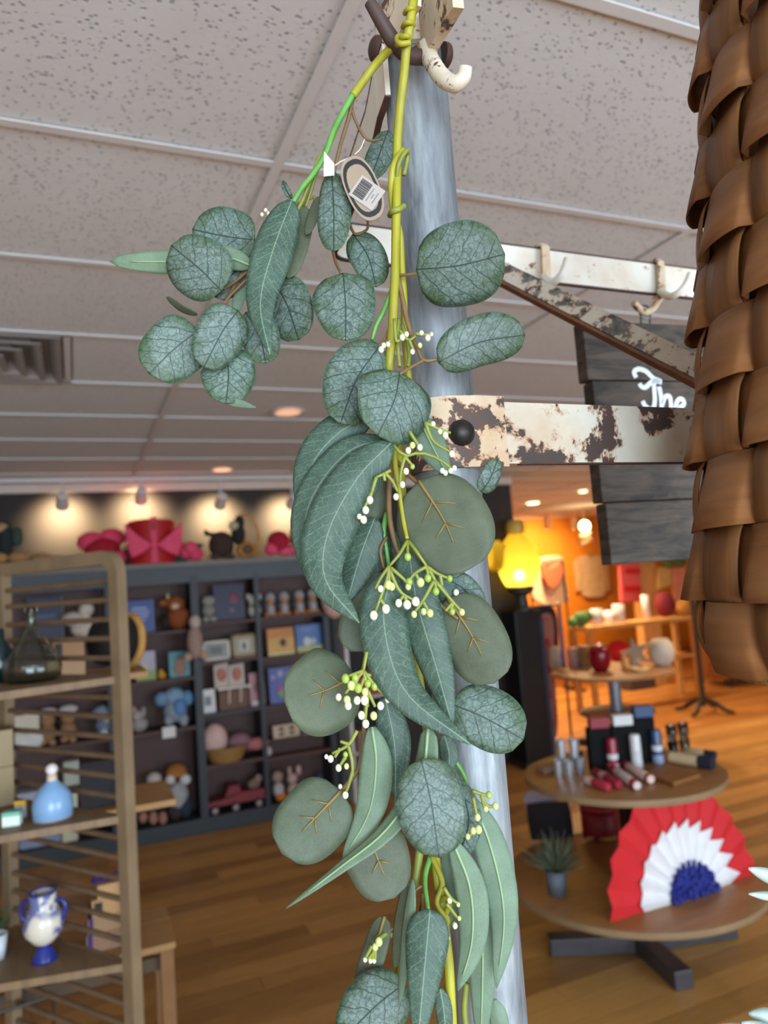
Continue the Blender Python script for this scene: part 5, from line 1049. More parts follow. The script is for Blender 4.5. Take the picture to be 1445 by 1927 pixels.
def stand_box(x0, x1, y0, y1, z, col, label, clasp=None, ribbon=None, dpt=.12):
    a, b = onY(x0, y1, YS), onY(x1, y1, YS); h = onY(x0, y0, YS)[2]-onY(x0, y1, YS)[2]; cx = (a[0]+b[0])/2; w_ = b[0]-a[0]
    o = root('kraft_box', label, 'box', (cx, YS, z)); MB().mm(cx-w_/2, cx+w_/2, YS-dpt/2, YS+dpt/2, z+.0005, z+h).build('box', M(col, .7, var=.1), o, bevel=.002)
    if clasp: MB().mm(cx-w_*.42, cx-w_*.2, YS-dpt/2-.003, YS-dpt/2, z+h*.15, z+h*.85).build('clasp', M((34, 32, 34), .5), o)
    if ribbon: MB().mm(cx-w_*.46, cx-w_*.36, YS-dpt/2-.002, YS+dpt/2+.002, z-.0, z+h+.002).build('ribbon', M((56, 26, 120), .5), o)
    return z+h
z = stand_box(96, 160, 1216, 1252, zs3[0], (176, 140, 104), 'lower kraft box beside the black hat'); stand_box(100, 158, 1180, 1214, z, (170, 132, 92), 'upper kraft box with a dark clasp beside the black hat', clasp=True)
# black hat with straw brim leaning on the stand
p = onY(198, 1212, YS+.02); s_ = dep(p)/F; hx = unit((.5, -.86, 0)); hn = unit((-.86, -.5, .1)); hz = np.cross(hx, hn)
o = root('felt_hat', 'black rounded hat with a tan straw brim propped on the plank stand', 'hat', (p[0], YS+.02, zs3[0]))
hc = V((p[0]+.06, YS+.03, zs3[0]+54*s_))
MB().lathe(hc, [(47*s_, 0), (53*s_, -.012), (53*s_, -.02), (40*s_, -.012)], 28, ax=(hx, hz, hn), capped=False).build('brim', M((196, 146, 76), .8, var=.25, scale=40), o, smooth='all', solid=.004)
MB().lathe(hc, [(47*s_, -.006), (47*s_, .05), (40*s_, .095), (0, .11)], 28, ax=(hx, hz, hn)).build('crown', M((18, 16, 18), .7, var=.3), o, smooth='all')
stand_box(150, 226, 1400, 1486, zs3[1], (26, 22, 26), 'black gift box with a plain lid on the middle tier of the plank stand'); stand_box(110, 146, 1478, 1512, zs3[1], (170, 172, 150), 'small sage green box on the middle tier of the plank stand')
z = stand_box(162, 246, 1738, 1772, zs3[2], (150, 116, 90), 'bottom kraft box tied with purple ribbon', ribbon=True); z = stand_box(164, 240, 1706, 1736, z, (168, 134, 100), 'middle kraft box tied with purple ribbon', ribbon=True)
z = stand_box(172, 238, 1672, 1704, z, (196, 154, 104), 'kraft box with a dark clasp in the ribbon-tied stack', clasp=True); z2 = stand_box(182, 232, 1644, 1670, z, (204, 162, 112), 'topmost kraft box under a purple bow')
p = onY(190, 1650, YS-.06); o = root('ribbon_bow', 'loose purple ribbon bow lying on the kraft box stack', 'ribbon', (p[0]+.02, YS-.02, z2))
for sx in (-1, 1): MB().tube(spline([(p[0]+.02, YS-.03, z2+.006), (p[0]+.02+sx*.03, YS-.035, z2+.022), (p[0]+.02+sx*.045, YS-.03, z2+.006), (p[0]+.02, YS-.03, z2+.006)], 14), .005, 6).build('loop', M((60, 28, 120), .5), o, smooth='all')

# ================================================================== ROUND TIERED TABLE
M_TBL = M((156, 108, 62), .38, var=.3, scale=5, stretch=(1, 7, 1), bmp=.05); M_TBE = M((150, 124, 92), .5, var=.2, scale=8); M_IRON = M((46, 44, 48), .45, .3, var=.25)
TC = (2.385, 2.918); ZT1, ZT2 = .815, .345
tb_ = root('tiered_round_table', 'round wooden two-tier display table on a dark crossed base', 'table', (*TC, 0))
for (z, r) in ((ZT1, .46), (ZT2, .585)):
    o = MB().lathe((*TC, z-.028), [(r-.012, 0), (r, .006), (r, .0275), (r-.002, .028)], 64).build('table_top', M_TBL, tb_, smooth=True)
    MB().lathe((*TC, z-.029), [(r+.0005, 0), (r+.003, .004), (r+.003, .028), (r-.02, .0296), (r-.021, .0285)], 64, capped=False).build('rim_band', M_TBE, o, smooth=True)
MB().lathe((*TC, .08), [(.035, 0), (.035, ZT1-.11)], 20).build('post', M_IRON, tb_, smooth=True)
M_FOOT = M((70, 66, 70), .38, .1, var=.3, scale=8)
for (x, y, z0) in ((1035, 1795, 0), (1380, 1760, 0), (1290, 1865, 0)):
    e = onZ(x, y, .0); d = unit(V((e[0]-TC[0], e[1]-TC[1], 0))); L = np.linalg.norm(V((e[0]-TC[0], e[1]-TC[1], 0))); c = V((*TC, .042))+d*L/2
    MB().box(c, (L, .085, .075), ax=(d, (-d[1], d[0], 0), (0, 0, 1))).build('foot_beam', M_FOOT, tb_, bevel=.003)
d = -unit(V((onZ(1290, 1865, 0)[0]-TC[0], onZ(1290, 1865, 0)[1]-TC[1], 0))); MB().box(V((*TC, .042))+d*.25, (.5, .085, .075), ax=(d, (-d[1], d[0], 0), (0, 0, 1))).build('foot_beam', M_FOOT, tb_, bevel=.003)
def tbl(x, y, z=ZT1): return onZ(x, y, z)
def cyl(name, label, cat, x, y, prof, mat, z=ZT1, group=None):
    b0 = tbl(x, y, z); s_ = dep(b0)/F
    return MB().lathe(b0, [(max(.0002, r*s_), h*s_) for r, h in prof], 20).build(name, mat, label=label, cat=cat, group=group, smooth=True, loc=tuple(b0))
def bottle_set(x, y, w_, h, col, label, capcol):
    """black carton with a tall tumbler standing in its open front"""
    b0 = tbl(x, y); s_ = dep(b0)/F; o = root('tumbler_gift_set', label, 'gift set', tuple(b0)); ux = unit(V((CA[0], CA[1], 0))); uy = unit(V((CC[0], CC[1], 0))); uz = V((0, 0, 1))
    MB().box(b0+uy*.045+uz*h*s_*.4-ux*w_*s_*.12, (w_*s_*.9, .07, h*s_*.8), ax=(ux, uy, uz)).build('carton', M((10, 9, 10), .7, var=.3, spec=.15), o, bevel=.002)
    MB().box(b0+uy*.045+uz*h*s_*.9-ux*w_*s_*.06, (w_*s_*.8, .06, h*s_*.2), ax=(ux, uy, uz)).build('carton_lid', M(col, .5, var=.2), o, bevel=.002)
    t_ = MB().lathe(b0+ux*w_*s_*.26-uy*.012, [(8*s_, 0), (10*s_, 2*s_), (10*s_, 58*s_), (8.5*s_, 62*s_), (.0002, 63*s_)], 18).build('tumbler', M(col, .3, var=.2), o, smooth=True)
    MB().lathe(b0+ux*w_*s_*.26-uy*.012, [(10.3*s_, 24*s_), (10.3*s_, 34*s_)], 18).build('label_band', M((205, 205, 208), .4), t_, smooth=True)
    MB().lathe(b0+ux*w_*s_*.26-uy*.012, [(8.6*s_, 0), (10.4*s_, 1*s_), (10.4*s_, 16*s_)], 18).build('pale_base', M(capcol, .35), t_, smooth=True)
    return o
bottle_set(1142, 1452, 46, 98, (140, 16, 40), 'black carton holding a crimson tumbler on the upper table tier', (206, 180, 186))
bottle_set(1186, 1445, 46, 96, (214, 212, 214), 'black carton holding a white tumbler on the upper table tier', (222, 222, 226))
bottle_set(1226, 1436, 44, 104, (44, 72, 112), 'black carton holding a navy blue tumbler on the upper table tier', (150, 170, 200))
M_SILV = M((206, 214, 222), .2, .75, var=.15)
for k, (x, y, hh) in enumerate(((1052, 1462, 0), (1072, 1464, 0), (1092, 1458, 0), (1060, 1448, 34), (1084, 1446, 34))):
    b0 = tbl(x, y); s_ = dep(b0)/F; z0 = b0[2] if hh == 0 else b0[2]+33*s_; bb = V((b0[0], b0[1], z0)) if hh == 0 else V((*(tbl(x, 1460)[:2]), z0))
    MB().lathe(bb, [(.0002, 0), (8*s_, 0), (9.5*s_, 26*s_), (10*s_, 32*s_), (8.8*s_, 32*s_), (7*s_, 4*s_), (.0002, 3*s_)], 18).build('metal_cup', M_SILV, label=('shiny silver cup in the bottom row on the upper table tier' if hh == 0 else 'shiny silver cup stacked on the other silver cups'), cat='cup', group=('silver cups, bottom row' if hh == 0 else 'silver cups, top row'), smooth=True, loc=tuple(bb))
for k, (x, y, hh) in enumerate(((1268, 1424, 0), (1290, 1420, 0), (1262, 1418, 30), (1286, 1414, 30))):
    b0 = tbl(x, y); s_ = dep(b0)/F; bb = b0+V((0, 0, 29*s_ if hh else 0)) if not hh else V((*(tbl((1268, 1290)[k-2], (1424, 1420)[k-2])[:2]), b0[2]+29*s_))
    MB().lathe(bb, [(.0002, 0), (8*s_, 0), (10*s_, 28*s_), (9*s_, 28*s_), (7.2*s_, 3*s_), (.0002, 3*s_)], 18).build('drinking_glass', glass((240, 236, 228)), label=('clear drinking glass standing behind the folded towels' if not hh else 'clear drinking glass stacked on another glass'), cat='glass', group=('lower drinking glasses' if not hh else 'upper drinking glasses'), smooth='all', loc=tuple(bb))
def roll(x0, y0, x1, y1, r, col, label, cap=None, z=ZT1, name='rolled_towel', cat='towel', stripe=None):
    a, b = tbl(x0, y0, z), tbl(x1, y1, z); s_ = dep(a)/F; a[2] = b[2] = z+r*s_; d = unit(b-a); sd_ = unit(np.cross(d, (0, 0, 1)))
    o = root(name, label, cat, tuple((a+b)/2-V((0, 0, r*s_))))
    L = np.linalg.norm(b-a); MB().lathe(a, [(r*s_*.8, 0), (r*s_, .006), (r*s_, L-.006), (r*s_*.8, L)], 16, ax=(sd_, np.cross(d, sd_), d)).build('roll', M(col, .85, var=.2, scale=30, bmp=.3), o, smooth=True)
    for (f0, f1, c2) in (stripe or ()): MB().lathe(a, [(r*s_*1.02, L*f0), (r*s_*1.02, L*f1)], 16, ax=(sd_, np.cross(d, sd_), d), capped=False).build('stripe', M(c2, .85), o, smooth=True)
    if cap: MB().lathe(b, [(r*s_*1.06, -L*.3), (r*s_*1.06, .002), (.0002, .003)], 16, ax=(sd_, np.cross(d, sd_), d)).build('dark_end', M(cap, .85), o, smooth=True)
    return o
roll(1150, 1452, 1200, 1488, 8, (216, 200, 196), 'red and white rolled towel in the middle of the towel fan', stripe=((0, .25, (164, 24, 44)), (.85, 1, (190, 40, 56))))
roll(1178, 1448, 1226, 1476, 8, (222, 200, 190), 'pale pink rolled towel nearest the wooden board', stripe=((.88, 1, (196, 60, 70)), (0, .15, (170, 40, 54))))
roll(1120, 1460, 1166, 1486, 8, (150, 26, 48), 'dark red rolled towel in the towel fan', stripe=((.3, .5, (206, 150, 150)),)); roll(1100, 1474, 1146, 1490, 8, (170, 40, 60), 'crimson and cream rolled towel at the outer end of the towel fan', stripe=((.1, .4, (216, 180, 170)),))
roll(1262, 1436, 1342, 1448, 11, (206, 180, 140), 'cream rolled towel with navy end on the table rim', cap=(24, 28, 46)); roll(1286, 1420, 1346, 1428, 7, (214, 190, 150), 'cream rolled towel lying behind the navy ended towel', cap=(30, 32, 48))
a, b, c_, d_ = tbl(1215, 1462), tbl(1268, 1482), tbl(1318, 1466), tbl(1262, 1446)
o = root('cutting_board', 'stack of brown wooden boards on the upper table tier', 'cutting board', tuple((a+c_)/2))
for k in range(2): MB().prism([q+V((0, 0, .0005+k*.011)) for q in (a, b, c_, d_)], (0, 0, .010)).build('board', M((126, 78, 36) if k == 0 else (150, 98, 48), .5, var=.25, scale=12, stretch=(1, 6, 1)), o)
p = tbl(1035, 1452); MB().mm(p[0]-.05, p[0]+.05, p[1]-.03, p[1]+.05, ZT1+.0005, ZT1+.03).build('napkin_pack', M((150, 120, 96), .6, var=.4, scale=30), label='brown patterned pack lying beside the silver cups', cat='pack', bevel=.006)
p = tbl(1084, 1425); MB().ball(p+V((0, 0, .015)), (.045, .03, .015)).build('navy_cloth', M((30, 36, 66), .85), label='small crumpled navy cloth behind the silver cups', cat='cloth', smooth='all')
# lower tier: pleated rosette
ra, rb = onZ(1138, 1742, ZT2), onZ(1418, 1648, ZT2); rc = ra+(rb-ra)*.56; rl = np.linalg.norm(rb-ra); rx = unit(rb-ra); rback = unit(V((-rx[1], rx[0], 0))); rback = rback if rback@V((CC[0], CC[1], 0)) > 0 else -rback
ru = unit(V((0, 0, 1))+rback*.14); rn = np.cross(rx, ru)
if rn @ V((CC[0], CC[1], 0)) > 0: rn = -rn
fan = root('paper_rosette', 'pleated half-round bunting fan in red, white and blue on the lower tier', 'paper fan', tuple(rc))
RR = rl*.515; rad_ = [.0, .30, .66, 1.0]; NP = 12
for (k, col, r0, r1, lift) in ((0, (206, 30, 36), .60, 1.0, 0), (1, (232, 230, 232), .26, .70, .012), (2, (34, 44, 130), .0, .34, .022)):
    n = NP*2 if k < 2 else 26; mb = MB(); vs = []; fs = []
    for i in range(n+1):
        a = math.pi*i/n; pl = (.026 if i % 2 else -.026)*(.55 if k == 0 else 1); rr1 = r1*(1.0 if k == 0 else (1.0 if i % 2 else .86))
        for r_ in (r0, (r0+r1)/2, rr1):
            q = rc+rx*math.cos(a)*RR*r_*(1.0 if math.cos(a) < 0 else .88)+ru*math.sin(a)*RR*r_*1.02+rn*(pl*r_+lift); vs.append(q)
    for i in range(n):
        for j in range(2): fs.append((i*3+j, i*3+j+1, i*3+4+j, i*3+3+j))
    mb.add(vs, fs); mb.build('pleated_layer', M(col, .75, var=.1), fan, label=('red outer pleats', 'white middle pleats', 'blue centre pleats')[k], solid=.002)
nb = random.Random(5); mb = MB()
for k in range(90):
    a = nb.uniform(.05, math.pi-.05); r_ = math.sqrt(nb.random())*RR*.30; q = rc+rx*math.cos(a)*r_+ru*math.sin(a)*r_+rn*(.034); mb.ball(q, (.010, .010, .008), 6, 4)
mb.build('ruffled_centre', M((36, 46, 140), .7, var=.4, scale=60), fan, smooth='all', kind='stuff')
# lower tier: other things
b0 = onZ(1049, 1682, ZT2); s_ = dep(b0)/F; o = root('potted_plant', 'grey green bushy plant in a small slate pot on the lower tier', 'potted plant', tuple(b0))
lathe_item('', '', '', b0, [(0, 0), (16, 0), (21, 44), (18, 44), (17, 40), (0, 40)], M((92, 98, 108), .6), part='pot', parent=o)
mb = MB()
for k in range(150):
    a = nb.uniform(0, 6.28); el = nb.uniform(.25, 1.45); L = nb.uniform(40, 80)*s_; d = V((math.cos(a)*math.cos(el), math.sin(a)*math.cos(el), math.sin(el))); q = b0+V((0, 0, 40*s_)); mb.tube([q, q+d*L*.6, q+d*L], [.002, .0035, .0008], 4)
mb.build('foliage', M((96, 104, 78), .7, var=.4, scale=40), o, kind='stuff')
def pillow(x, y, w_, h, th, col, label, z, rx_=None, tilt=.35, name='cushion', cat='cushion', band=None, yaw=0):
    b0 = onZ(x, y, z); s_ = dep(b0)/F; ux = unit(V((math.cos(YAW+yaw), math.sin(YAW+yaw), 0))); ub = V((-ux[1], ux[0], 0)); uz = unit(V((0, 0, 1))+ub*tilt); un = np.cross(ux, uz); mb = MB(); n = 10; vs = []; fs = []
    o = root(name, label, cat, tuple(b0))
    for sd_ in (1, -1):
        base = len(vs)
        for i in range(n+1):
            for j in range(n+1):
                u, v = -1+2*i/n, -1+2*j/n; t_ = (1-u**4)*(1-v**4); vs.append(b0+ux*u*w_*s_/2*(1-.06*v*v)+uz*(v*(1-.06*u*u)+1)*h*s_/2+un*sd_*th*s_/2*t_)
        fs += [(base+i*(n+1)+j, base+(i+1)*(n+1)+j, base+(i+1)*(n+1)+j+1, base+i*(n+1)+j+1) for i in range(n) for j in range(n)]
    mb.add(vs, fs).build('cushion_cover', M(col, .85, var=.2, scale=30, bmp=.2), o, smooth='all'); return o
pillow(1040, 1580, 84, 66, 26, (28, 24, 30), 'black cushion leaning on a lilac cushion on the lower tier', ZT2); pillow(1032, 1568, 70, 78, 24, (150, 138, 150), 'lilac grey cushion behind the black cushion', ZT2, yaw=.3)
b0 = onZ(1132, 1572, ZT2); s_ = dep(b0)/F; o = root('red_drum_box', 'deep red round box on the lower tier behind the rosette', 'box', tuple(b0)); lathe_item('', '', '', b0, [(0, 0), (34, 0), (35, 3), (35, 58), (0, 58)], M((134, 16, 26), .5, var=.2), part='drum', parent=o); lathe_item('', '', '', b0, [(35.6, 46), (36, 60), (0, 61)], M((146, 20, 30), .5), part='lid', parent=o)
for k in range(9):
    p = onZ(1100+8*k, 1588-4*math.sin(k*.8)-k*1.2, ZT2); r_ = .013; MB().ball(p+V((0, 0, r_)), (r_, r_, r_), 10, 8).build('wooden_bead', M((206, 158, 104), .5, var=.2), label='round tan wooden bead strung before the red round box', cat='bead', group='wooden beads on the lower tier', smooth='all')
# pale silvery leaves of another plant entering at the right edge
o = root('silver_leaf_stem', 'pale silver-green artificial leaf stem reaching in below the basket', 'foliage', at(1480, 1700, .50))
def pale(pts, w_, d):
    P = spline([at(*q, d) for q in pts], 12); vs = []; fs = []
    for i, p in enumerate(P):
        t_ = i/11; tg = unit(P[min(i+1, 11)]-P[max(i-1, 0)]); s2 = unit(np.cross(tg, unit(p-EYE))); hw = max(.02, math.sin(math.pi*min(1, t_*.9+.05)))*w_/2*d/F
        for v in (-1, 0, 1): vs.append(p+s2*hw*v+unit(p-EYE)*hw*.4*(abs(v)))
    for i in range(11):
        for j in range(2): fs.append((i*3+j, i*3+j+1, i*3+4+j, i*3+3+j))
    MB().add(vs, fs).build('leaf', M((176, 192, 184), .5, var=.2, scale=50), o, smooth='all', solid=.0008)
pale([(1490, 1668), (1450, 1650), (1408, 1634)], 26, .46); pale([(1500, 1682), (1450, 1686), (1408, 1682)], 16, .46)
pale([(1500, 1935), (1450, 1915), (1408, 1908)], 30, .46); pale([(1480, 1975), (1420, 1945), (1350, 1930)], 26, .455); pale([(1480, 1960), (1440, 1945), (1395, 1925)], 34, .45)
MB().tube(spline([at(1500, 1640, .465), at(1490, 1700, .465), at(1500, 1980, .46)], 10), .0022).build('stem', M_STEMO, o, smooth='all')

# ================================================================== VINTAGE PUMP WITH YELLOW GLOBE
PB = V((3.80, 6.02, 0)); GC = onY(974, 1044, 5.98); s_ = dep(GC)/F; PB = V((GC[0], 5.98, 0))
pmp = root('pump_lamp', 'black pedestal cabinet with a glowing yellow glass globe lamp', 'lamp', tuple(PB)); M_BLK = M((26, 24, 26), .4, var=.3)
MB().mm(PB[0]-.19, PB[0]+.16, PB[1]-.14, PB[1]+.14, 0, .06).build('plinth', M((44, 38, 34), .5), pmp, bevel=.006)
zc = onY(966, 1150, 5.98)[2]; MB().mm(PB[0]-.16, PB[0]+.135, PB[1]-.11, PB[1]+.12, .06, zc).build('cabinet', M_BLK, pmp, bevel=.006)
MB().mm(PB[0]+.10, PB[0]+.14, PB[1]-.116, PB[1]-.10, .06, zc-.08).build('edge_trim', M((46, 56, 76), .35), pmp)
zg = onY(966, 1104, 5.98)[2]; MB().lathe((PB[0], PB[1], zc), [(.12, 0), (.12, .02), (.06, .04), (.055, (zg-zc)*.6), (.12, (zg-zc)*.75), (.13, zg-zc-.005), (.0002, zg-zc)], 24).build('lamp_collar', M((58, 50, 40), .5), pmp, smooth=True)
def mat_globe():
    """yellow translucent lamp glass, lit from within by its bulb"""
    m, t, b = nt('yellow_lamp_glass'); v = coords(t, 'Object'); n = noise(t, v, 5, 2); c = mixc(t, mrange(t, n, .3, .7), (.95, .74, .10), (.92, .70, .08))
    tl = node(t, 'ShaderNodeBsdfTranslucent'); t.links.new(c, tl.inputs[0]); tr = node(t, 'ShaderNodeBsdfTransparent'); tr.inputs[0].default_value = (1, .92, .55, 1)
    mx = node(t, 'ShaderNodeMixShader'); mx.inputs[0].default_value = .10; t.links.new(tl.outputs[0], mx.inputs[1]); t.links.new(tr.outputs[0], mx.inputs[2])
    b.inputs['Roughness'].default_value = .2; t.links.new(c, b.inputs['Base Color']); m2 = node(t, 'ShaderNodeMixShader'); m2.inputs[0].default_value = .85
    t.links.new(b.outputs[0], m2.inputs[1]); t.links.new(mx.outputs[0], m2.inputs[2]); t.links.new(m2.outputs[0], t.nodes['Material Output'].inputs[0]); return m
MG = mat_globe(); px0 = onY(932, 1046, 5.95); pb = onY(974, 1083, 5.98)
gm = MB().lathe((PB[0], PB[1], zg), [(.0002, 0), (26*s_, 1*s_), (32*s_, 12*s_), (36*s_, 22*s_), (39*s_, 34*s_), (41*s_, 45*s_), (40*s_, 56*s_), (38*s_, 66*s_), (34*s_, 74*s_), (29*s_, 80*s_), (20*s_, 90*s_), (15*s_, 97*s_), (.0002, 97*s_)], 40)
def behind_lens(f):      # the glass is open where the side lens joins it
    q = np.mean([gm.v[i] for i in f], axis=0); return q[0] < PB[0] and ((q[1]-PB[1])/(15*s_))**2+((q[2]-px0[2])/(27*s_))**2 < .85
gm.f = [f for f in gm.f if not behind_lens(f)]
gb = gm.build('globe', MG, pmp, smooth='all')
MB().lathe((PB[0], PB[1], zg), [(14*s_, 96*s_), (18*s_, 104*s_), (18*s_, 116*s_), (13*s_, 124*s_), (.0002, 125*s_)], 24).build('globe_cap', M((206, 170, 70), .4, var=.15), pmp, smooth='all')
MB().lathe((px0[0], PB[1], px0[2]), [(.0002, -.05), (28*s_, -.045), (28*s_, .065)], 28, ax=((0, .55, .0), (0, 0, 1), (1, 0, 0)), capped=False).build('side_lens', MG, gb, smooth=True)
MB().ball((PB[0], PB[1], pb[2]), (11*s_, 11*s_, 11*s_)).build('bulb', M((255, 226, 165), .4, emit=45), gb, smooth='all')

# ================================================================== FAR PART OF THE SHOP
M_FT = M((176, 128, 78), .4, var=.25, scale=5, stretch=(1, 6, 1)); FC = (4.87, 5.95); ZF = .765
ft = root('round_table', 'round light wooden table with vases in front of the orange wall', 'table', (*FC, 0))
MB().lathe((*FC, ZF-.035), [(.57, 0), (.6, .01), (.6, .034), (.59, .035)], 48).build('table_top', M_FT, ft, smooth=True); MB().lathe((*FC, .05), [(.06, 0), (.06, ZF-.08)], 20).build('post', M((150, 158, 168), .4, .5), ft, smooth=True)
for a in (0.3, .3+math.pi/2): MB().box((*FC, .03), (.9, .1, .06), rz=a).build('foot_beam', M_FOOT, ft)
MB().lathe((*FC, .34), [(.34, 0), (.36, .01), (.36, .03), (.0002, .031)], 40).build('lower_shelf', M((96, 62, 40), .5), ft, smooth=True)
def fz(x, y): return onZ(x, y, ZF)
def fl_item(name, label, cat, x, y, prof, mat, n=20):
    b0 = fz(x, y); s_ = dep(b0)/F; return MB().lathe(b0, [(max(.0002, r*s_), h*s_) for r, h in prof], n).build(name, mat, label=label, cat=cat, smooth='all', loc=tuple(b0))
M_REDV = M((140, 10, 34), .2, var=.4, scale=60, bmp=.6)
fl_item('ceramic_vase', 'glossy dark red egg-shaped vase on the far round table', 'vase', 1131, 1264, [(0, 0), (12, 0), (18, 10), (21, 24), (21, 36), (16, 48), (8, 53), (7, 50), (0, 48)], M_REDV)
fl_item('ceramic_vase', 'textured cream round vase on the far round table', 'vase', 1247, 1253, [(0, 0), (13, 0), (21, 10), (24, 25), (22, 40), (14, 50), (12, 50), (0, 46)], M((206, 200, 186), .6, var=.25, scale=60, bmp=.8))
fl_item('pillar_candle', 'small blue-white pillar candle on the far round table', 'candle', 1194, 1250, [(0, 0), (9, 0), (9, 20), (0, 20)], M((200, 204, 222), .5)); fl_item('ceramic_dish', 'pale tan dish in front of the white candle', 'dish', 1204, 1264, [(0, 0), (16, 0), (19, 6), (16, 9), (0, 9)], M((226, 186, 130), .5))
fl_item('wooden_figurine', 'slim tan wooden figurine beside the red vase', 'figurine', 1176, 1262, [(0, 0), (7, 0), (5, 8), (7, 14), (4, 22), (6, 28), (0, 32)], M((206, 150, 84), .5)); fl_item('storage_jar', 'grey-green ribbed jar behind the red vase', 'jar', 1102, 1256, [(0, 0), (10, 0), (10, 36), (11, 37), (11, 40), (0, 41)], M((170, 160, 130), .5, var=.2))
fl_item('patterned_tin', 'pale grey patterned tin on the far round table', 'tin', 1046, 1258, [(0, 0), (11, 0), (11, 40), (0, 41)], M((180, 172, 164), .5, var=.5, scale=50)); fl_item('patterned_tin', 'pink and grey patterned tin beside the blue candlestick', 'tin', 1082, 1256, [(0, 0), (12, 0), (12, 36), (0, 37)], M((196, 160, 160), .5, var=.5, scale=50))
b0 = fz(1062, 1262); s_ = dep(b0)/F; o = root('candlestick', 'tall slim blue taper candle on a round tan dish', 'candlestick', tuple(b0)); MB().lathe(b0, [(.0002, 0), (9*s_, 0), (11*s_, 4*s_), (.0002, 5*s_)], 24).build('dish', M((226, 176, 104), .5), o, smooth='all'); MB().lathe(b0, [(4*s_, 5*s_), (4*s_, 36*s_), (3.4*s_, 36*s_), (3*s_, 118*s_), (.0002, 119*s_)], 12).build('taper_candle', M((54, 78, 140), .5), o, smooth='all')
# wooden star
c = fz(1200, 1258); s_ = dep(c)/F; o = root('wooden_star', 'grey weathered wooden star leaning by the cream vase', 'ornament', tuple(c)); P = []
for k in range(10):
    r_ = (30 if k % 2 == 0 else 12)*s_; a = math.pi/2+.25+k*math.pi/5; P.append(c+unit(V((CA[0], CA[1], 0)))*r_*math.cos(a)+V((0, 0, 30*s_+r_*math.sin(a))))
MB().prism(P, V((CC[0], CC[1], 0))*.04).build('star', M((150, 128, 106), .7, var=.3), o)
# shelf table further back with tins
YB = 7.6; z0 = onY(1160, 1172, YB)[2]; xa, xb = onY(1085, 1172, YB)[0], onY(1290, 1172, YB)[0]
o = root('console_table', 'honey pine console table with tins behind the round table', 'console table', ((xa+xb)/2, YB, 0))
MB().mm(xa, xb, YB-.2, YB+.2, z0-.05, z0).build('table_top', M((206, 150, 84), .4, var=.2, scale=6, stretch=(1, 6, 1)), o, bevel=.004)
for x in (xa+.05, xb-.05):
    for y in (YB-.16, YB+.16): MB().mm(x-.03, x+.03, y-.03, y+.03, 0, z0-.05).build('leg', M((196, 140, 76), .45), o)
MB().mm(xa+.05, xb-.05, YB-.18, YB+.18, z0-.52, z0-.49).build('lower_shelf', M((196, 140, 80), .45), o)
def bz(name, label, cat, x, prof, mat, z=None, Y=YB):
    p = onY(x, 1172, Y); s_ = dep(p)/F; b0 = V((p[0], Y, z if z is not None else z0)); return MB().lathe(b0, [(max(.0002, r*s_), h*s_) for r, h in prof], 18).build(name, mat, label=label, cat=cat, smooth='all', loc=tuple(b0))
bz('patterned_tin', 'white tin with a blue motif beside the small green plant', 'tin', 1124, [(0, 0), (11, 0), (11, 30), (0, 30)], M((206, 200, 200), .5, var=.3, scale=30)); bz('patterned_tin', 'taller white tin with a blue motif beside the plain white cup', 'tin', 1166, [(0, 0), (11, 0), (11, 34), (0, 34)], M((200, 196, 196), .5, var=.3, scale=30)); bz('ceramic_cup', 'plain white cup between two patterned tins', 'cup', 1146, [(0, 0), (7, 0), (9, 24), (7, 24), (0, 4)], M((232, 236, 240), .3))
plush('leafy_plant', 'small green leafy plant at the end of the console table', 'plant', z0, [('foliage', 1092, 1160, 18, 14, (70, 110, 54)), ('foliage', 1078, 1166, 10, 10, (96, 132, 70)), ('foliage', 1104, 1154, 10, 10, (60, 100, 50))], YB)
plush('red_cushion', 'bright red cushion on the lower shelf of the console table', 'cushion', z0-.49, [('cushion', 1160, 1198, 26, 20, (200, 16, 20))], YB); plush('straw_basket', 'round straw basket on the lower shelf of the console table', 'basket', z0-.49, [('basket', 1112, 1200, 22, 18, (206, 160, 96))], YB)
bz('glass_cylinder', 'tall frosted white cylinder beside the pine post', 'vase', 1218, [(0, 0), (7, 0), (7, 46), (0, 46)], M((222, 206, 200), .4))
# pine post, striped blanket, garments
def flat(name, label, cat, poly, Y, col, th=.05, parts=(), zoff=0):
    P = [onY(x, y, Y) for x, y in poly]; zmin = min(p[2] for p in P); cx = sum(p[0] for p in P)/len(P); o = root(name, label, cat, (cx, Y, zmin))
    Q = spline([*P, P[0]], 40)[:-1] if len(P) > 5 else P; MB().prism(Q, (0, th, 0)).build('fabric', M(col, .85, var=.2, scale=7), o, bevel=.015)
    for (pn, pp, c2) in parts:
        R_ = [onY(x, y, Y) for x, y in pp]; MB().prism([p+V((0, -.012, 0)) for p in R_], (0, .014, 0)).build(pn, M(c2, .85, var=.2), o)
    return o
a, b = onY(1202, 1100, 8.6), onY(1236, 1100, 8.6); MB().mm(a[0], b[0], 8.6, 8.75, 0, CEIL-.0).build('pine_post', M((214, 156, 90), .5, var=.2, scale=4, stretch=(4, 4, 1)), label='square honey pine post standing behind the console table', cat='post')
flat('striped_blanket', 'coral pink and red striped blanket hanging by the pine post', 'blanket', [(1166, 1056), (1204, 1056), (1206, 1132), (1170, 1134)], 8.50, (226, 92, 86), .06, [('stripe', [(1176, 1070), (1204, 1070), (1204, 1080), (1176, 1080)], (206, 26, 30)), ('stripe', [(1174, 1102), (1205, 1102), (1205, 1114), (1174, 1114)], (206, 26, 30))])
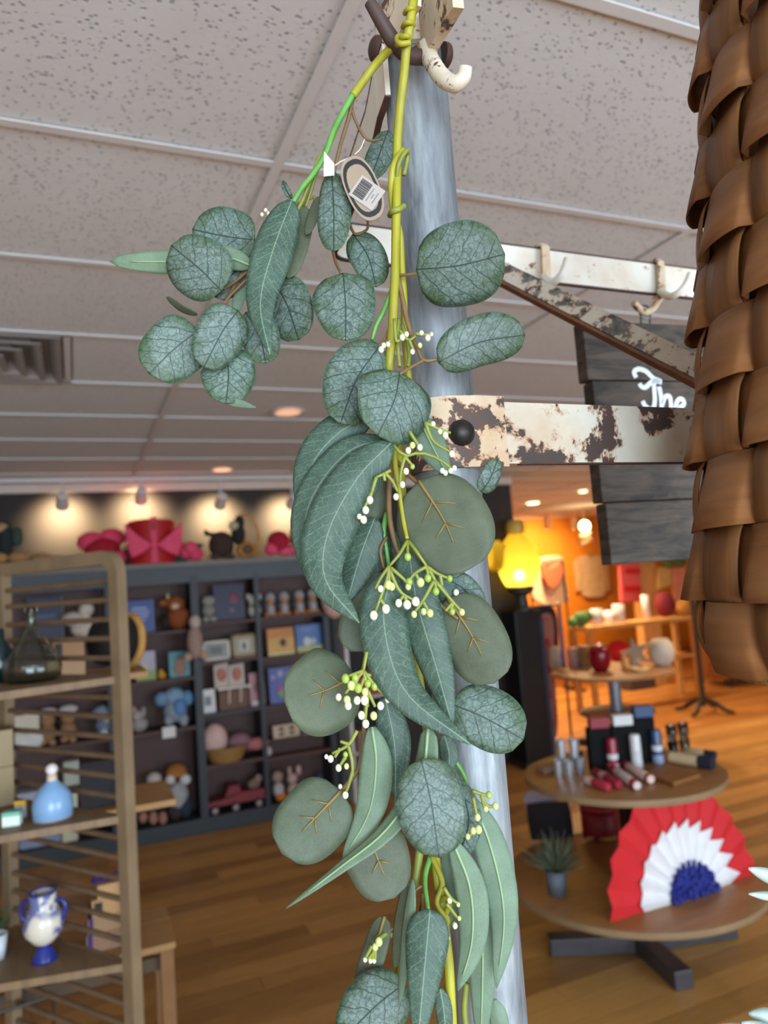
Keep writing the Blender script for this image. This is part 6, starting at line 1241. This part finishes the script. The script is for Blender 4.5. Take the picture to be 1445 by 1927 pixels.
flat('cream_sweater', 'cream knitted sweater hung on the orange wall', 'sweater', [(1090, 1048), (1112, 1043), (1134, 1047), (1141, 1058), (1140, 1090), (1138, 1120), (1118, 1124), (1100, 1121), (1094, 1090), (1088, 1060)], 11.485, (226, 190, 140), .1, [('sleeve', [(1078, 1056), (1090, 1048), (1098, 1080), (1096, 1112), (1084, 1112)], (214, 174, 120)), ('sleeve', [(1132, 1048), (1144, 1054), (1148, 1110), (1138, 1112)], (214, 174, 120)), ('collar', [(1104, 1044), (1112, 1050), (1120, 1044), (1112, 1042)], (190, 140, 86))])
flat('brown_top', 'terracotta sleeveless top hung over a cream dress', 'top', [(1020, 1062), (1034, 1068), (1056, 1060), (1060, 1082), (1042, 1108), (1026, 1092)], 9.0, (176, 100, 60), .08); flat('cream_dress', 'cream lace dress displayed behind the terracotta top', 'dress', [(1010, 1052), (1040, 1046), (1060, 1050), (1066, 1090), (1070, 1130), (1040, 1140), (1006, 1128), (1008, 1090)], 9.15, (226, 186, 146), .1)
flat('floral_quilt', 'red and cream floral quilt hanging beside the black pedestal', 'quilt', [(1003, 1168), (1040, 1160), (1044, 1260), (1050, 1380), (1018, 1392), (1008, 1280)], 6.66, (150, 96, 86), .06, [('flower_patch', [(1008+dx, 1180+dy), (1020+dx, 1178+dy), (1022+dx, 1192+dy), (1010+dx, 1194+dy)], c2) for dx, dy, c2 in ((0, 0, (206, 186, 160)), (12, 22, (150, 20, 40)), (2, 46, (200, 170, 150)), (14, 74, (160, 30, 50)), (4, 96, (206, 190, 166)), (16, 122, (150, 24, 50)), (8, 150, (196, 170, 150)), (20, 176, (140, 20, 44)))])
flat('navy_coat', 'dark navy coat behind the floral quilt', 'coat', [(1004, 1146), (1030, 1140), (1046, 1150), (1052, 1200), (1046, 1240), (1004, 1236)], 6.80, (28, 26, 44), .08)
flat('yellow_throw', 'pale yellow throw hanging beyond the pine post', 'throw', [(1240, 1068), (1262, 1066), (1266, 1100), (1240, 1110)], 8.50, (214, 170, 96), .06); flat('coral_scarf', 'coral pink scarf hanging near the basket rim', 'scarf', [(1268, 1070), (1290, 1066), (1290, 1140), (1270, 1136)], 8.50, (222, 140, 104), .06)
plush('maroon_cushion', 'round maroon cushion under the yellow throw', 'cushion', z0, [('cushion', 1250, 1130, 20, 24, (120, 24, 34))], YB+.08); plush('golden_cushion', 'golden fur cushion beside the maroon cushion', 'cushion', z0, [('cushion', 1288, 1156, 20, 15, (190, 130, 54))], YB-.04); plush('hanging_plant', 'trailing green plant above the yellow throw', 'plant', onY(1270, 1066, 8.5)[2]-.02, [('foliage', 1256, 1064, 14, 8, (110, 120, 50)), ('foliage', 1278, 1060, 16, 9, (90, 110, 44))], 8.5)
# rails and supports for what hangs at the back
YH = 8.58; zr = onY(1185, 1056, 8.5)[2]; ax_, bx_ = onY(1160, 1060, 8.5)[0], onY(1300, 1060, 8.5)[0]
MB().tube([(ax_, YH-.05, zr), (bx_+.3, YH-.05, zr)], .03, 10).build('hanging_rail', M((196, 140, 80), .5), label='round pine rail fixed to the pine post with textiles over it', cat='rail', smooth=True)
gx = onY(1036, 1060, 9.0)[0]; gz = onY(1036, 1060, 9.0)[2]+.03; o = root('garment_rack', 'dark metal garment rack holding the cream dress', 'garment rack', (gx, 9.1, 0))
MB().tube([(gx-.3, 9.12, gz), (gx+.3, 9.12, gz)], .015).build('rail', M((60, 50, 44), .5, .4), o)
for sx in (-1, 1): MB().tube([(gx+sx*.3, 9.12, 0), (gx+sx*.3, 9.12, gz)], .015).build('upright', M((60, 50, 44), .5, .4), o); MB().box((gx+sx*.3, 9.12, .02), (.04, .5, .04)).build('foot', M((60, 50, 44), .5, .4), o)
c0, c1 = onY(1236, 1150, 8.9), onY(1310, 1150, 8.9)
qx0, qx1, qz = onY(1000, 1150, 6.75)[0], onY(1054, 1150, 6.75)[0], onY(1025, 1140, 6.75)[2]
o = root('quilt_rack', 'black metal rack carrying the floral quilt and navy coat', 'rack', ((qx0+qx1)/2, 6.76, 0))
MB().tube([(qx0, 6.76, qz), (qx1, 6.76, qz)], .014).build('rail', M_BLK, o)
for x in (qx0, qx1): MB().tube([(x, 6.76, 0), (x, 6.76, qz)], .014).build('upright', M_BLK, o)
# bead chandelier
c = onY(1100, 990, 9.4); o = root('chandelier', 'small chandelier with a glowing bulb and glass beads', 'chandelier', (c[0], 9.4, CEIL-.02)); s_ = dep(c)/F
MB().tube([(c[0], 9.4, CEIL), (c[0], 9.4, c[2]+10*s_)], .008).build('rod', M((200, 170, 120), .5), o); MB().ball(c, 10*s_, 14, 10).build('bulb', M((255, 226, 160), .4, emit=30), o, smooth='all')
for k in range(10): MB().ball(c+V((math.cos(k)*9*s_, math.sin(k)*9*s_, -(14+k*2.2)*s_)), 4.5*s_, 8, 6).build('glass_bead', M((250, 226, 180), .12, var=.05), o, smooth='all')
for x in (1030, 1080):
    c = onY(x, 985, 10.2); o = root('track_light', 'pale cylinder spot lamp hanging before the orange wall', 'spot lamp', (c[0], 10.2, c[2]), 'cylinder spot lamps'); s_ = dep(c)/F; MB().lathe(c, [(7*s_, -12*s_), (7*s_, 12*s_), (2*s_, 14*s_), (2*s_, CEIL-c[2])], 14).build('cylinder', M((226, 170, 110), .5), o, smooth=True)
    lamp('SPOT', 'wall_spot', (c[0], 10.2, c[2]-13*s_), 280, WARM, target=(c[0]+.1, 11.6, c[2]-.75), spot_size=1.9, spot_blend=.9, shadow_soft_size=.05)   # the spot heads seen before the orange wall
# cast iron stand and low cabinet on the right
p = onZ(1326, 1342, 0); o = root('iron_stand', 'thin dark cast iron stand with scrolled tripod feet', 'stand', tuple(p)); M_CI = M((52, 40, 28), .5, .3)
MB().tube([p+V((0, 0, .08)), p+V((0, 0, 1.45))], .028).build('rod', M_CI, o, smooth=True)
for k in range(4):
    a = .4+k*math.pi/2; d = V((math.cos(a), math.sin(a), 0)); MB().tube(spline([p+V((0, 0, .16)), p+d*.12+V((0, 0, .13)), p+d*.24+V((0, 0, .05)), p+d*.34+V((0, 0, .028))], 10), [.03]*4+list(np.linspace(.03, .018, 6))).build('foot', M_CI, o, smooth=True)
a = onZ(1395, 1290, 0); o = root('low_cabinet', 'low dark brown cabinet on the floor beyond the iron stand', 'cabinet', (a[0]+.6, a[1], 0)); MB().mm(a[0]-.25, a[0]+1.6, a[1]+.0, a[1]+.5, .1, .62).build('body', M((120, 66, 26), .5, var=.3), o, bevel=.01)
for dx in (-.15, .6, 1.5): MB().mm(a[0]+dx-.04, a[0]+dx+.04, a[1]+.02, a[1]+.1, 0, .1).build('foot', M((50, 34, 22), .5), o)
a = onZ(1195, 1296, 0); o = root('low_plinth_box', 'dark slate plinth box on the floor under the far round table', 'plinth', tuple(a)); MB().mm(a[0]-.15, a[0]+.30, a[1]-.1, a[1]+.2, 0, .14).build('box', M((70, 56, 54), .6), o, bevel=.004); MB().mm(a[0]-.155, a[0]+.305, a[1]-.105, a[1]+.205, .14, .155).build('lid', M((80, 64, 60), .6), o)
